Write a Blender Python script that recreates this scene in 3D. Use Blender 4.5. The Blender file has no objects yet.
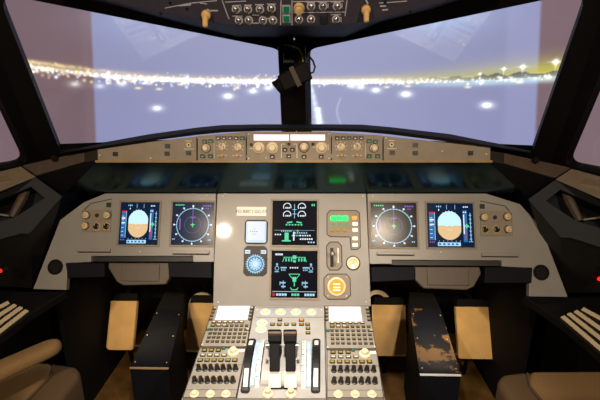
import bpy, bmesh, math, random
from mathutils import Vector, Matrix
random.seed(7)
C = bpy.context.scene.collection
SC = bpy.context.scene
R = math.radians

# ------------------------------------------------------------ camera, world, lights, exposure
CAM = Vector((0.06, 0.0, 1.45)); PITCH = R(16.0); F = 420.0; YAW = math.atan(9.0/F)
cam = bpy.data.cameras.new('camera'); cam.lens = 36.0*F/600.0; cam.sensor_width = 36.0; cam.clip_start = 0.02
co = bpy.data.objects.new('camera', cam); C.objects.link(co)
co.location = CAM; co.rotation_euler = (R(90)-PITCH, 0, YAW); SC.camera = co
ROT = co.rotation_euler.to_matrix()
W = bpy.data.worlds.new('world'); SC.world = W; W.use_nodes = True
W.node_tree.nodes['Background'].inputs[0].default_value = (0.10, 0.07, 0.06, 1)
W.node_tree.nodes['Background'].inputs[1].default_value = 0.25
SC.view_settings.view_transform = 'Standard'; SC.view_settings.look = 'None'
SC.view_settings.exposure = 0.0; SC.view_settings.gamma = 1.0; SC.view_settings.use_curve_mapping = False

def area(name, loc, to, size, power, col, spread=180):
    l = bpy.data.lights.new(name, 'AREA'); l.shape = 'DISK'; l.size = size; l.energy = power; l.color = col
    l.spread = R(spread)
    o = bpy.data.objects.new(name, l); C.objects.link(o); o.location = loc
    o.rotation_euler = (Vector(to)-Vector(loc)).to_track_quat('-Z', 'Y').to_euler(); return o
WARM = (1.0, 0.81, 0.60)
area('ceiling_lamp', (-0.72, -0.50, 1.95), (-0.25, 1.4, 0.70), 0.10, 8.8, WARM, 110)
area('ceiling_lamp', (0.72, -0.50, 1.95), (0.25, 1.4, 0.70), 0.10, 8.8, WARM, 110)
area('pedestal_lamp', (0.0, 0.72, 1.98), (0.0, 1.10, 0.68), 0.10, 3.8, (1.0, 0.89, 0.79), 60)
for fx in (-.62, .62): area('footwell_lamp', (fx, 1.50, 0.60), (fx, 1.82, 0.22), 0.08, 0.6, (1.0, 0.75, 0.42), 140)

# ------------------------------------------------------------ pixel and frame helpers
def ray(u, v):
    return (ROT @ Vector(((u-300)/F, (200-v)/F, -1.0))).normalized()
def pw(u, v, y):                      # the point seen at (u, v) that lies y metres ahead
    d = ray(u, v); return CAM + d*(y/d.y)
class Frame:
    def __init__(s, o, U, V):
        s.o = Vector(o); s.U = Vector(U).normalized(); V = Vector(V)
        s.N = s.U.cross(V).normalized(); s.V = s.N.cross(s.U).normalized()
        m = Matrix((s.U, s.V, s.N)).transposed().to_4x4(); m.translation = s.o; s.m = m; s.inv = m.inverted()
    def hit(s, u, v):
        d = ray(u, v); t = (s.o-CAM).dot(s.N)/d.dot(s.N); return CAM + d*t
    def px(s, u, v):
        p = s.inv @ s.hit(u, v); return (p.x, p.y)
    def sub(s, a, b):
        return Frame(s.m @ Vector((a, b, 0)), s.U, s.V)
def plane3(A, B, Cc):
    return Frame(A, (B-A), (Cc-A))

# ------------------------------------------------------------ materials
def lin(c):
    return tuple((x/255/12.92 if x/255 <= .04045 else ((x/255+.055)/1.055)**2.4) for x in c)
def mat(name, col, rough=.5, metal=0, var=.15, scale=30, bump=.0, coat=0, aniso=0, spec=.5):
    m = bpy.data.materials.new(name); m.use_nodes = True; nt = m.node_tree; b = nt.nodes['Principled BSDF']
    c = lin(col)
    b.inputs['Roughness'].default_value = rough; b.inputs['Metallic'].default_value = metal
    b.inputs['Coat Weight'].default_value = coat; b.inputs['Coat Roughness'].default_value = .07
    b.inputs['Specular IOR Level'].default_value = spec
    tc = nt.nodes.new('ShaderNodeTexCoord'); n = nt.nodes.new('ShaderNodeTexNoise')
    n.inputs['Scale'].default_value = scale; n.inputs['Detail'].default_value = 6
    nt.links.new(tc.outputs['Object'], n.inputs['Vector'])
    r = nt.nodes.new('ShaderNodeValToRGB'); nt.links.new(n.outputs['Fac'], r.inputs['Fac'])
    r.color_ramp.elements[0].position = .3; r.color_ramp.elements[1].position = .7
    r.color_ramp.elements[0].color = tuple(x*(1-var) for x in c)+(1,)
    r.color_ramp.elements[1].color = tuple(min(1, x*(1+var)) for x in c)+(1,)
    nt.links.new(r.outputs['Color'], b.inputs['Base Color'])
    if bump:
        bp = nt.nodes.new('ShaderNodeBump'); bp.inputs['Strength'].default_value = bump; bp.inputs['Distance'].default_value = .002
        nt.links.new(n.outputs['Fac'], bp.inputs['Height']); nt.links.new(bp.outputs['Normal'], b.inputs['Normal'])
    return m
def emis(name, col, st=1.0, base=(4, 4, 6)):
    m = bpy.data.materials.new(name); m.use_nodes = True; b = m.node_tree.nodes['Principled BSDF']
    b.inputs['Base Color'].default_value = lin(base)+(1,); b.inputs['Roughness'].default_value = .2; b.inputs['Specular IOR Level'].default_value = .14
    b.inputs['Emission Color'].default_value = lin(col)+(1,); b.inputs['Emission Strength'].default_value = st
    return m
def worn(name, col, under, thr, scale=9, rough=.4):
    m = mat(name, col, rough); nt = m.node_tree; b = nt.nodes['Principled BSDF']
    tc = nt.nodes.new('ShaderNodeTexCoord'); n = nt.nodes.new('ShaderNodeTexNoise'); n.inputs['Scale'].default_value = scale
    n.inputs['Detail'].default_value = 10; n.inputs['Roughness'].default_value = .65
    nt.links.new(tc.outputs['Object'], n.inputs['Vector'])
    r = nt.nodes.new('ShaderNodeValToRGB'); nt.links.new(n.outputs['Fac'], r.inputs['Fac'])
    e = r.color_ramp.elements; e[0].position = thr; e[1].position = thr+.02
    e[0].color = lin(col)+(1,); e[1].color = lin(under)+(1,)
    nt.links.new(r.outputs['Color'], b.inputs['Base Color']); return m
M = {}
M['beige'] = mat('panel beige', (142, 137, 131), .38, var=.05, scale=12, bump=.03, coat=.14)
M['table'] = mat('shade-darkened table beige', (88, 77, 66), .55, var=.06)  # beige darkened to carry the shade under the boards
M['beige2'] = mat('fascia beige', (134, 121, 103), .5, var=.08, scale=25)
M['cream'] = mat('cream knob', (225, 205, 170), .35, var=.06)
M['ped'] = mat('pedestal grey', (158, 156, 152), .45, var=.07, scale=20, bump=.03)
M['ped2'] = mat('pedestal panel grey', (142, 137, 127), .45, var=.07, scale=20)
M['seam'] = mat('seam dark', (38, 32, 27), .6)
M['black'] = mat('satin black', (13, 12, 13), .45, var=.3)
M['matt'] = mat('matt black', (9, 8, 8), .8, var=.3, spec=.2)
M['hood'] = mat('hood black', (9, 9, 10), .75, var=.2, spec=.15)
M['frame'] = mat('window frame black', (13, 11, 11), .6, var=.2, spec=.15)
M['gloss'] = mat('gloss black underside', (4, 5, 8), .19, var=.2, scale=8, spec=1.0)
for p_ in [M['gloss'].node_tree.nodes['Principled BSDF']]: p_.inputs['Specular Tint'].default_value = (.35, .85, 1.0, 1); p_.inputs['IOR'].default_value = 1.52  # cyan tint put into the specular to imitate the displays' glow in reflections
M['slate'] = mat('slate grey', (27, 28, 33), .65, var=.12, spec=.3)
M['brown'] = mat('brown panel', (74, 58, 47), .6, var=.1)
M['sill'] = mat('sill beige', (125, 110, 92), .6, var=.08)
M['navy'] = mat('navy black', (9, 12, 19), .7, var=.2, spec=.2)
M['over'] = mat('overhead grey', (46, 42, 55), .6, var=.1, scale=40)
M['white'] = mat('white paint', (225, 222, 215), .5, var=.04)
M['greyw'] = mat('pale grey paint', (168, 165, 175), .5, var=.04)
M['metal'] = mat('brushed metal', (150, 145, 138), .35, 1, var=.1, scale=60)
M['gold'] = mat('pedal tan metal', (218, 176, 112), .6, 0, var=.10, scale=14, bump=.1)
M['goldedge'] = mat('pedal pale edge', (205, 175, 120), .4, .2)
M['arcblue'] = mat('pale blue paint', (158, 182, 200), .5)
M['lip'] = mat('fascia lip', (150, 125, 85), .5)
M['white2'] = mat('plate white', (240, 232, 220), .5, var=.02)
M['floor'] = mat('worn floor', (108, 78, 40), .5, var=.6, scale=9)
M['worn'] = worn('worn navy box', (14, 18, 26), (112, 84, 54), .52, 6, .45)
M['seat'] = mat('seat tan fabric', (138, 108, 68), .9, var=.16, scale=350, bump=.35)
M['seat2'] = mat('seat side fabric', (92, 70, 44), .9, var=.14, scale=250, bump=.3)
M['amberkey'] = emis('amber key', (190, 165, 50), .4, (120, 105, 50))
M['amber'] = emis('amber light', (255, 150, 50), 1.5, (80, 60, 30))
M['greenlamp'] = emis('green lamp', (10, 235, 70), 4.0, (40, 120, 70))
M['greenkey'] = emis('green key', (70, 190, 130), .8, (20, 50, 40))
M['darkgreen'] = emis('dim green key', (10, 95, 60), .8, (10, 40, 25))
M['whitelamp'] = emis('white lamp', (255, 245, 225), 1.1, (200, 190, 170))
M['lcd'] = emis('display white', (250, 236, 240), 1.15, (150, 140, 140))
M['redlamp'] = emis('red lamp', (255, 25, 15), 3)
M['bulb'] = emis('warm bulb', (255, 200, 130), 6)
M['keyc'] = mat('olive key', (112, 98, 60), .5)
M['keyd'] = mat('dark key', (30, 26, 22), .4)
M['slotd'] = mat('slot black', (12, 10, 10), .6)
M['yellow'] = mat('yellow cable', (200, 180, 20), .5)
# display colours
for k, c, s in [('d_bg', (10, 30, 58), 1.0), ('d_black', (14, 15, 22), .9), ('d_blue', (38, 104, 165), 1.1), ('d_sky', (190, 229, 242), 1.25), ('d_earth', (228, 192, 142), 1.1),
                ('d_white', (225, 235, 245), 1.1), ('d_cyan', (150, 200, 228), 1.1), ('d_green', (95, 218, 165), 1.1), ('d_red', (200, 50, 60), 1),
                ('d_purple', (135, 95, 185), 1), ('d_ltblue', (165, 210, 238), 1.2), ('d_amber', (220, 150, 60), 1), ('d_pale', (225, 232, 245), 1.12), ('d_deep', (60, 80, 190), 1)]:
    M[k] = emis(k, c, s)

# ------------------------------------------------------------ mesh builder
class MB:
    def __init__(s): s.v = []; s.f = []; s.mi = []; s.k = 0
    def add(s, vs, fs):
        n = len(s.v); s.v += [Vector(p) for p in vs]
        for f in fs: s.f.append([n+i for i in f]); s.mi.append(s.k)
        return s
    def box(s, a0, b0, h0, a1, b1, h1):
        return s.add([(x, y, z) for z in (h0, h1) for y in (b0, b1) for x in (a0, a1)],
                     [(0, 2, 3, 1), (4, 5, 7, 6), (0, 1, 5, 4), (2, 6, 7, 3), (0, 4, 6, 2), (1, 3, 7, 5)])
    def cbox(s, c, w, h, h0, h1): return s.box(c[0]-w/2, c[1]-h/2, h0, c[0]+w/2, c[1]+h/2, h1)
    def prism(s, pts, h0, h1):
        n = len(pts)
        return s.add([(p[0], p[1], h0) for p in pts]+[(p[0], p[1], h1) for p in pts],
                     [tuple(range(n))[::-1], tuple(range(n, 2*n))]+[(i, (i+1) % n, n+(i+1) % n, n+i) for i in range(n)])
    def loft(s, A, B):                 # closed solid between two outlines of world points
        n = len(A)
        return s.add(list(A)+list(B), [tuple(range(n))[::-1], tuple(range(n, 2*n))]+[(i, (i+1) % n, n+(i+1) % n, n+i) for i in range(n)])
    def flat(s, pts, h):
        return s.add([(p[0], p[1], h) for p in pts], [tuple(range(len(pts)))])
    def lathe(s, c, prof, n=20):       # prof: (r, h)
        vs = []; fs = []
        for r, h in prof:
            for i in range(n): t = 2*math.pi*i/n; vs.append((c[0]+r*math.cos(t), c[1]+r*math.sin(t), h))
        for j in range(len(prof)-1):
            for i in range(n): fs.append((j*n+i, j*n+(i+1) % n, (j+1)*n+(i+1) % n, (j+1)*n+i))
        fs.append(tuple(range(n))[::-1]); k = (len(prof)-1)*n; fs.append(tuple(range(k, k+n)))
        return s.add(vs, fs)
    def ring(s, c, r0, r1, h0, h1, n=32, t0=0, t1=2*math.pi):
        full = abs(t1-t0-2*math.pi) < 1e-6; vs = []; fs = []; m = n if full else n+1
        for i in range(m):
            t = t0+(t1-t0)*i/n
            for r, h in ((r0, h0), (r1, h0), (r1, h1), (r0, h1)): vs.append((c[0]+r*math.cos(t), c[1]+r*math.sin(t), h))
        for i in range(n):
            j = (i+1) % m
            for k in range(4): fs.append((i*4+k, i*4+(k+1) % 4, j*4+(k+1) % 4, j*4+k))
        if not full: fs += [(3, 2, 1, 0), (n*4, n*4+1, n*4+2, n*4+3)]
        return s.add(vs, fs)
    def line(s, p, q, w, h0, h1=None):
        p = Vector(p[:2]); q = Vector(q[:2]); d = (q-p)
        if d.length < 1e-7: return s
        n = Vector((-d.y, d.x)).normalized()*w/2
        pts = [p-n, q-n, q+n, p+n]
        return s.flat(pts, h0) if h1 is None else s.prism(pts, h0, h1)
    def tube(s, P, r, n=10):
        P = [Vector(p) for p in P]; rs = r if isinstance(r, (list, tuple)) else [r]*len(P); vs = []; fs = []; prev = None
        for i, p in enumerate(P):
            t = (P[min(i+1, len(P)-1)]-P[max(i-1, 0)]).normalized()
            u = t.orthogonal().normalized() if prev is None else (prev-t*prev.dot(t)).normalized()
            prev = u; w = t.cross(u)
            for k in range(n): a = 2*math.pi*k/n; vs.append(p+(u*math.cos(a)+w*math.sin(a))*rs[i])
        for i in range(len(P)-1):
            for k in range(n): fs.append((i*n+k, i*n+(k+1) % n, (i+1)*n+(k+1) % n, (i+1)*n+k))
        fs += [tuple(range(n))[::-1], tuple(range((len(P)-1)*n, len(P)*n))]
        return s.add(vs, fs)
    def xf(s, m): s.v = [m @ p for p in s.v]; return s
    def mesh(s, name, mats, recalc=True):
        me = bpy.data.meshes.new(name); me.from_pydata([tuple(p) for p in s.v], [], s.f)
        for m in (mats if isinstance(mats, (list, tuple)) else [mats]): me.materials.append(m)
        for p, i in zip(me.polygons, s.mi): p.material_index = i
        if recalc:
            bm = bmesh.new(); bm.from_mesh(me); bmesh.ops.recalc_face_normals(bm, faces=bm.faces); bm.to_mesh(me); bm.free()
        me.update(); return me
def obj(name, mb, m, parent=None, bev=0, seg=2, smooth=False, recalc=True):
    me = mb if isinstance(mb, bpy.types.Mesh) else mb.mesh(name, m, recalc)
    o = bpy.data.objects.new(name, me); C.objects.link(o)
    if parent: o.parent = parent
    if smooth:
        for p in me.polygons: p.use_smooth = True
    if bev:
        b = o.modifiers.new('bevel', 'BEVEL'); b.width = bev; b.segments = seg; b.limit_method = 'ANGLE'; b.angle_limit = R(35)
    return o
def tag(o, label, cat, group=None):
    o['label'] = label; o['category'] = cat
    if group: o['group'] = group
    return o
def struct(o): o['kind'] = 'structure'; return o
def thing(name, label, cat, m=None, group=None):
    o = bpy.data.objects.new(name, None); C.objects.link(o); o.empty_display_size = .05
    if m is not None: o.matrix_world = m
    return tag(o, label, cat, group)
def at(parent, name, me, a, b, h=0, rz=0, label=None):     # a copy of a part at a place on its unit
    o = bpy.data.objects.new(name, me); C.objects.link(o); o.parent = parent; o.location = (a, b, h); o.rotation_euler = (0, 0, rz)
    if label: o['label'] = label
    return o
class Unit:                                                 # a thing mounted on a frame
    def __init__(s, name, label, cat, fr, u, v, group=None):
        a, b = fr.px(u, v); s.fr = fr.sub(a, b); s.t = thing(name, label, cat, s.fr.m, group)
    def l(s, u, v): return s.fr.px(u, v)
    def q(s, *pts): return [s.fr.px(*p) for p in pts]
    def w(s, P): return s.fr.inv @ Vector(P)

# ------------------------------------------------------------ reference frames of the cockpit
T = R(24)
MIP = Frame(pw(294, 225, 1.51), (1, 0, 0), (0, math.sin(T), math.cos(T)))
GT = R(8)
GF = Frame(pw(294, 161, 1.45), (1, 0, 0), (0, math.sin(GT), math.cos(GT)))
PF = Frame((0, 1.30, .690), (1, 0, 0), (0, .387, .047))
OT = R(60)
OF = Frame(pw(283, 26, 1.25), (1, 0, 0), (0, -math.cos(OT), math.sin(OT)))

# ------------------------------------------------------------ room shell
def boxw(name, a, b, m):
    s = MB(); s.box(*a, *b); return s
struct(obj('floor', MB().box(-1.7, -1.6, -.05, 1.7, 2.2, 0), M['floor']))
struct(obj('ceiling', MB().box(-1.7, -1.6, 2.1, 1.7, .75, 2.15), M['matt']))
struct(obj('wall_left', MB().box(-1.75, -1.6, 0, -1.7, 1.2, 2.1), M['matt']))
struct(obj('wall_right', MB().box(1.7, -1.6, 0, 1.75, 1.2, 2.1), M['matt']))
struct(obj('wall_back', MB().box(-1.7, -1.65, 0, 1.7, -1.6, 2.1), M['brown']))
struct(obj('wall_front', MB().box(-1.7, 2.2, 0, 1.7, 2.25, .93), M['matt']))
for sx, nm in ((-1, 'left'), (1, 'right')):
    m_ = MB(); m_.loft([(sx*1.24, 1.52, 0), (sx*1.7, 1.2, 0), (sx*1.75, 1.2, 0), (sx*1.3, 2.25, 0), (sx*1.15, 2.25, 0)],
                       [(sx*1.12, 1.60, 1.05), (sx*1.7, 1.2, 1.05), (sx*1.75, 1.2, 1.05), (sx*1.3, 2.25, 1.05), (sx*1.15, 2.25, 1.05)])
    struct(obj('trim_1' if sx < 0 else 'trim_2', m_, M['matt']))

for sx, nm in ((-1, 5), (1, 6)): struct(obj('trim_%d' % nm, MB().box(min(sx*.945, sx*.965), 1.50, 0, max(sx*.945, sx*.965), 2.19, .66), M['matt']))
# windshield and side windows: planes meet in the corner posts
WL = plane3(pw(281, 124, 1.95), pw(268, 47, 1.72), pw(60, 148, 1.60))
def rounded(pts, rs, n=6):
    out = []; k = len(pts)
    for i in range(k):
        p = Vector(pts[i]); a = Vector(pts[i-1]); b = Vector(pts[(i+1) % k]); r = rs[i]
        if r == 0: out.append(tuple(p)); continue
        da = (a-p).normalized(); db = (b-p).normalized(); s0 = p+da*r; s1 = p+db*r
        for j in range(n+1):
            t = j/n; out.append(tuple(s0*(1-t)**2+p*2*t*(1-t)+s1*t**2))
    return out
def holed(name, fr, outer, inner, thick, m, mirror):
    bm = bmesh.new(); ed = []
    for loop in (outer, inner):
        vs = [bm.verts.new((p[0], p[1], 0)) for p in loop]
        ed += [bm.edges.new((vs[i], vs[(i+1) % len(vs)])) for i in range(len(vs))]
    bmesh.ops.triangle_fill(bm, use_beauty=True, edges=ed)
    r = bmesh.ops.extrude_face_region(bm, geom=bm.faces[:])
    for e in r['geom']:
        if isinstance(e, bmesh.types.BMVert): e.co.z += thick
    bm.transform(fr.m)
    if mirror: bm.transform(Matrix.Diagonal((-1, 1, 1, 1)))
    bmesh.ops.recalc_face_normals(bm, faces=bm.faces)
    me = bpy.data.meshes.new(name); bm.to_mesh(me); bm.free(); me.materials.append(m)
    o = bpy.data.objects.new(name, me); C.objects.link(o); return o
side_sgn = -1 if WL.N.y > 0 else 1
# pane material: clear, with a weak mirror
gm = bpy.data.materials.new('window glass'); gm.use_nodes = True; nt = gm.node_tree; nt.nodes.clear()
o_ = nt.nodes.new('ShaderNodeOutputMaterial'); mx = nt.nodes.new('ShaderNodeMixShader'); tr = nt.nodes.new('ShaderNodeBsdfTransparent')
gl = nt.nodes.new('ShaderNodeBsdfGlossy'); gl.inputs['Roughness'].default_value = .02
lw_ = nt.nodes.new('ShaderNodeLayerWeight'); lw_.inputs['Blend'].default_value = .5
pw_ = nt.nodes.new('ShaderNodeMath'); pw_.operation = 'POWER'; pw_.inputs[1].default_value = 4.0; nt.links.new(lw_.outputs['Facing'], pw_.inputs[0])
fr_ = nt.nodes.new('ShaderNodeMath'); fr_.operation = 'MULTIPLY_ADD'; fr_.inputs[1].default_value = .85; fr_.inputs[2].default_value = .065; nt.links.new(pw_.outputs[0], fr_.inputs[0])
nt.links.new(fr_.outputs[0], mx.inputs[0]); nt.links.new(tr.outputs[0], mx.inputs[1]); nt.links.new(gl.outputs[0], mx.inputs[2]); nt.links.new(mx.outputs[0], o_.inputs[0])
win_px = [(60, 150), (0, 0), (283, 50), (281, 130)]
E1 = WL.hit(43, 165); E2 = WL.hit(-22, 0)
SL = plane3(E1, E2, pw(0, 169, 1.45))
cx0 = WL.inv @ Vector((0, 0, 0))
def x0pt(v):      # point on windshield plane at x=0 and given row
    lo, hi = 200, 400
    for _ in range(40):
        mid = (lo+hi)/2
        if WL.hit(mid, v).x < -0.002: lo = mid
        else: hi = mid
    return WL.px(lo, v)
for k, mir in ((0, False), (1, True)):
    inner = rounded([WL.px(*p) for p in [(60, 150), (4, -4), (20, -5), (277, 49), (281, 132)]], [0, .05, .0, .05, 0])
    inner = rounded([WL.px(*p) for p in [(60.5, 152), (-3, -7), (283, 50), (285, 142)]], [0, .06, .055, 0])
    outer = [x0pt(150), x0pt(0), WL.px(150, -60), WL.px(-45, -60), WL.px(-22, 0), WL.px(43, 165), WL.px(60, 175)]
    w = struct(holed('window_%d' % (k+1), WL, outer, inner, .05*side_sgn*-1, M['frame'], mir))
    pm = MB().prism(inner, .010*-side_sgn, .014*-side_sgn).xf(WL.m)
    if mir: pm.xf(Matrix.Diagonal((-1, 1, 1, 1)))
    obj('pane', pm, gm, w)
ss = -1 if SL.N.x > 0 else 1
for k, mir in ((2, False), (3, True)):
    i4 = [(29, 167), (-17, 64), (-150, 90), (-150, 190)]
    inner = rounded([SL.px(*p) for p in [(30, 163), (-22, 50), (-230, 20), (-230, 212)]], [.045, .05, 0, 0])
    outer = [SL.px(43, 165), SL.px(-22, 0), SL.px(-45, -60), SL.px(-300, -80), SL.px(-300, 245), SL.px(30, 177)]
    w = struct(holed('window_%d' % (k+1), SL, outer, inner, .04*ss, M['frame'], mir))
    pm = MB().prism(inner, .010*ss, .014*ss).xf(SL.m)
    if mir: pm.xf(Matrix.Diagonal((-1, 1, 1, 1)))
    obj('pane', pm, gm, w)
# central post in front of the joint
A = [pw(281.5, 128, 1.93), pw(306.5, 128, 1.93), pw(305.5, 44, 1.68), pw(277.5, 44, 1.68)]
p = MB().loft(A, [a+Vector((0, .05, .02)) for a in A]); struct(obj('trim_3', p, M['black'], bev=.004))
for du in (286, 302):
    pass

# ------------------------------------------------------------ projection screen with its picture
SR = 3.4; SCY = 0.2
def scr(u, v):
    d = ray(u, v); a = d.x**2+d.y**2; ox, oy = CAM.x, CAM.y-SCY
    b = ox*d.x+oy*d.y; c = ox*ox+oy*oy-SR*SR; t = (-b+math.sqrt(b*b-a*c))/a
    p = CAM+d*t; return math.atan2(p.x, p.y-SCY)*SR, p.z
import numpy as np
rng = np.random.default_rng(3)
NS, NZ = 1300, 300; S0, S1, Z0, Z1 = -4.6, 4.6, .70, 2.6
sv = np.linspace(S0, S1, NS); zv = np.linspace(Z0, Z1, NZ); SS, ZZ = np.meshgrid(sv, zv)
hp = [scr(u, v) for u, v in [(-60, 50), (25, 67), (60, 71), (100, 76), (150, 79), (200, 81), (281, 82), (330, 82), (400, 81), (450, 80), (500, 78), (560, 74), (650, 60)]]
HZ = np.interp(sv, [q[0] for q in hp], [q[1] for q in hp])[None, :]
dz = ZZ-HZ
sL = scr(93, 80)[0]; sR = scr(541, 80)[0]
ramp = lambda x, a, b: np.clip((x-a)/(b-a), 0, 1)
L = lambda c: np.array(lin(c))[None, None, :]
def edge_s(p, q):
    (s0, z0), (s1, z1) = scr(*p), scr(*q); return s0+(s1-s0)*(ZZ-z0)/(z1-z0)
eL = edge_s((91, 10), (96, 140)); eR = edge_s((541, 5), (535, 145)); eM = edge_s((508, 5), (504, 140)); eP = edge_s((80, 10), (86, 140))
inside = (ramp(SS, eL-.01, eL+.01)*(1-ramp(SS, eR-.01, eR+.01)))[..., None]
cen = np.exp(-(SS/1.6)**2)[..., None]
blue = (L((142, 144, 184))*(1-cen)+L((168, 172, 208))*cen)*(1+.12*ramp(SS, eM-.02, eM+.02)[..., None])
pink = L((126, 104, 113))*(1+.10*ramp(SS, eP-.02, eP+.02)[..., None])
img = pink*(1-inside)+blue*inside
up = ramp(dz, 0, 1.0)[..., None]*inside
img = img*(1-.18*up)+L((140, 150, 205))*.18*up
dn = ramp(-dz, 0, .5)[..., None]*inside
img = img*(1-.3*dn)+L((150, 152, 205))*.3*dn
def blob(u, v, rs, rz, col, st):
    global img
    s, z = scr(u, v); g = st*np.exp(-((SS-s)/rs)**2-((ZZ-z)/rz)**2)[..., None]; img = img+L(col)*g
blob(440, 18, .35, .12, (150, 200, 235), .35)
blob(130, 20, .35, .16, (150, 190, 230), .15)
# bright horizon band
edge = ramp(SS, scr(380, 80)[0], scr(500, 80)[0])[..., None]
left = (1-ramp(SS, scr(40, 75)[0], scr(150, 80)[0]))[..., None]
lr = lambda k, seed: np.interp(np.arange(NS), np.arange(0, NS, k), np.random.default_rng(seed).random(len(np.arange(0, NS, k))))[None, :, None]
wdt = .019-.007*left
band = np.exp(-((dz[..., None]-.004*lr(5, 1))/wdt)**4)
img = img+band*L((255, 250, 238))*(.25+.35*(1-left)+.75*lr(2, 2)**(1+1.5*left))*(1-.55*edge)
band2 = np.exp(-((dz[..., None]-.030-.012*lr(9, 3))/.011)**2)
img = img+band2*L((250, 225, 130))*(.15+.9*lr(3, 4))*left
gl_ = np.exp(-(np.maximum(dz-.015, 0)/.028)**2)[..., None]*(dz > .0)[..., None]
img = img*(1-gl_*.35)+gl_*L((248, 222, 170))*.45*(1-edge)
yg = (np.exp(-(np.maximum(dz, 0)/(.050+.045*edge[..., 0]))**2)*(dz > -.01))[..., None]*ramp(SS, scr(315, 80)[0], scr(560, 80)[0])[..., None]
img = img*(1-yg*.7)+yg*L((214, 208, 60))*.95
trees = ((dz > -.012) & (dz < .010+.045*(lr(13, 5)*lr(4, 6))[..., 0]))[..., None]*edge
img = img*(1-.85*trees)+L((95, 92, 110))*.85*trees
img = img+np.exp(-((dz+.028)/.022)**2)[..., None]*L((190, 232, 218))*.65*edge*(.7+.5*lr(7, 8))
def dots(n, u0, u1, dm, dsd, cols, rr, ss_):
    global img
    for _ in range(n):
        s = rng.uniform(scr(u0, 80)[0], scr(u1, 80)[0]); h = np.interp(s, [q[0] for q in hp], [q[1] for q in hp]); z = h+rng.normal(dm, dsd)
        r = rng.uniform(*rr); c = cols[rng.integers(len(cols))]; i0 = max(0, int((s-S0)/(S1-S0)*NS)-12); i1 = i0+26
        img[:, i0:i1] = img[:, i0:i1]+L(c)*(rng.uniform(*ss_)*np.exp(-((SS[:, i0:i1]-s)/r)**2-((ZZ[:, i0:i1]-z)/r)**2))[..., None]
WC = [(255, 250, 235), (255, 225, 130), (220, 240, 255), (240, 205, 160)]
dots(190, 15, 285, -.002, .016, WC, (.006, .011), (.5, 1.3))
dots(60, 15, 285, -.035, .010, WC, (.006, .012), (.4, 1.1))
dots(40, 15, 285, .032, .010, WC, (.005, .009), (.3, .7))
dots(150, 315, 560, -.010, .010, [(250, 250, 235)], (.005, .010), (.3, .9))
for u, v, st in [(228, 96, 1.3), (253, 91, .9), (268, 88, .7), (157, 108, 1.0), (352, 86, .6), (361, 87, .7), (376, 90, 1.0), (406, 94, 1.5), (487, 105, 1.4), 
                 (75, 84, .5), (100, 86, .4), (122, 84, .5)]:
    blob(u, v, .050, .026, (250, 255, 250), st*.45); blob(u, v, .024, .014, (255, 255, 250), st)
for u, v, r_ in [(504, 69, .010), (523, 67, .013), (556, 62, .016), (480, 74, .008)]:
    blob(u, v, r_, r_, (250, 255, 250), 1.5); blob(u, v, r_*2.6, r_*.35, (235, 250, 250), .6); blob(u, v+3, r_*.4, .03, (220, 235, 235), .5)
for u, v in [(159, 89), (237, 88), (387, 87), (468, 87), (520, 82), (138, 88), (408, 86)]: blob(u, v, .022, .009, (250, 225, 100), .9)
for i in range(26):
    t = i/25; u = 311+8*t; v = 84+40*t; blob(u, v, .012+.02*t, .02, (230, 245, 255), .16+.3*(i % 4 == 0))
for i in range(8): blob(318.5+.2*i, 108+2*i, .02, .008, (255, 255, 235), .8)
for i in range(20):
    t = i/19; blob(341-4*math.sin(t*3.1), 98+25*t, .008, .014, (200, 220, 225), .12)
img = np.clip(img, 0, 1.6)
def screen_mesh():
    ang = sv/SR; X = SR*np.sin(ang); Y = SCY+SR*np.cos(ang)
    vs = [(X[i], Y[i], zv[j]) for j in range(NZ) for i in range(NS)]
    idx = np.arange((NZ-1)*NS).reshape(NZ-1, NS)[:, :-1].ravel()
    fs = np.stack([idx, idx+1, idx+1+NS, idx+NS], 1).tolist()
    return vs, fs
vs, fs = screen_mesh()
me = bpy.data.meshes.new('projection_screen'); me.from_pydata(vs, [], fs)
ca = me.color_attributes.new('picture', 'FLOAT_COLOR', 'POINT')
ca.data.foreach_set('color', np.concatenate([img, np.ones(img.shape[:2]+(1,))], 2).reshape(-1).astype(np.float32))
sm = bpy.data.materials.new('projected picture'); sm.use_nodes = True; nt = sm.node_tree; b = nt.nodes['Principled BSDF']
at_ = nt.nodes.new('ShaderNodeAttribute'); at_.attribute_name = 'picture'; nt.links.new(at_.outputs['Color'], b.inputs['Emission Color'])
b.inputs['Emission Strength'].default_value = 1.0; b.inputs['Base Color'].default_value = (.05, .05, .05, 1); b.inputs['Roughness'].default_value = .9
me.materials.append(sm)
scrn = bpy.data.objects.new('projection_screen', me); C.objects.link(scrn)
sol = scrn.modifiers.new('thick', 'SOLIDIFY'); sol.thickness = .03; sol.offset = 1
tag(scrn, 'curved projection screen outside the windows showing night runway and city lights', 'screen')

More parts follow.
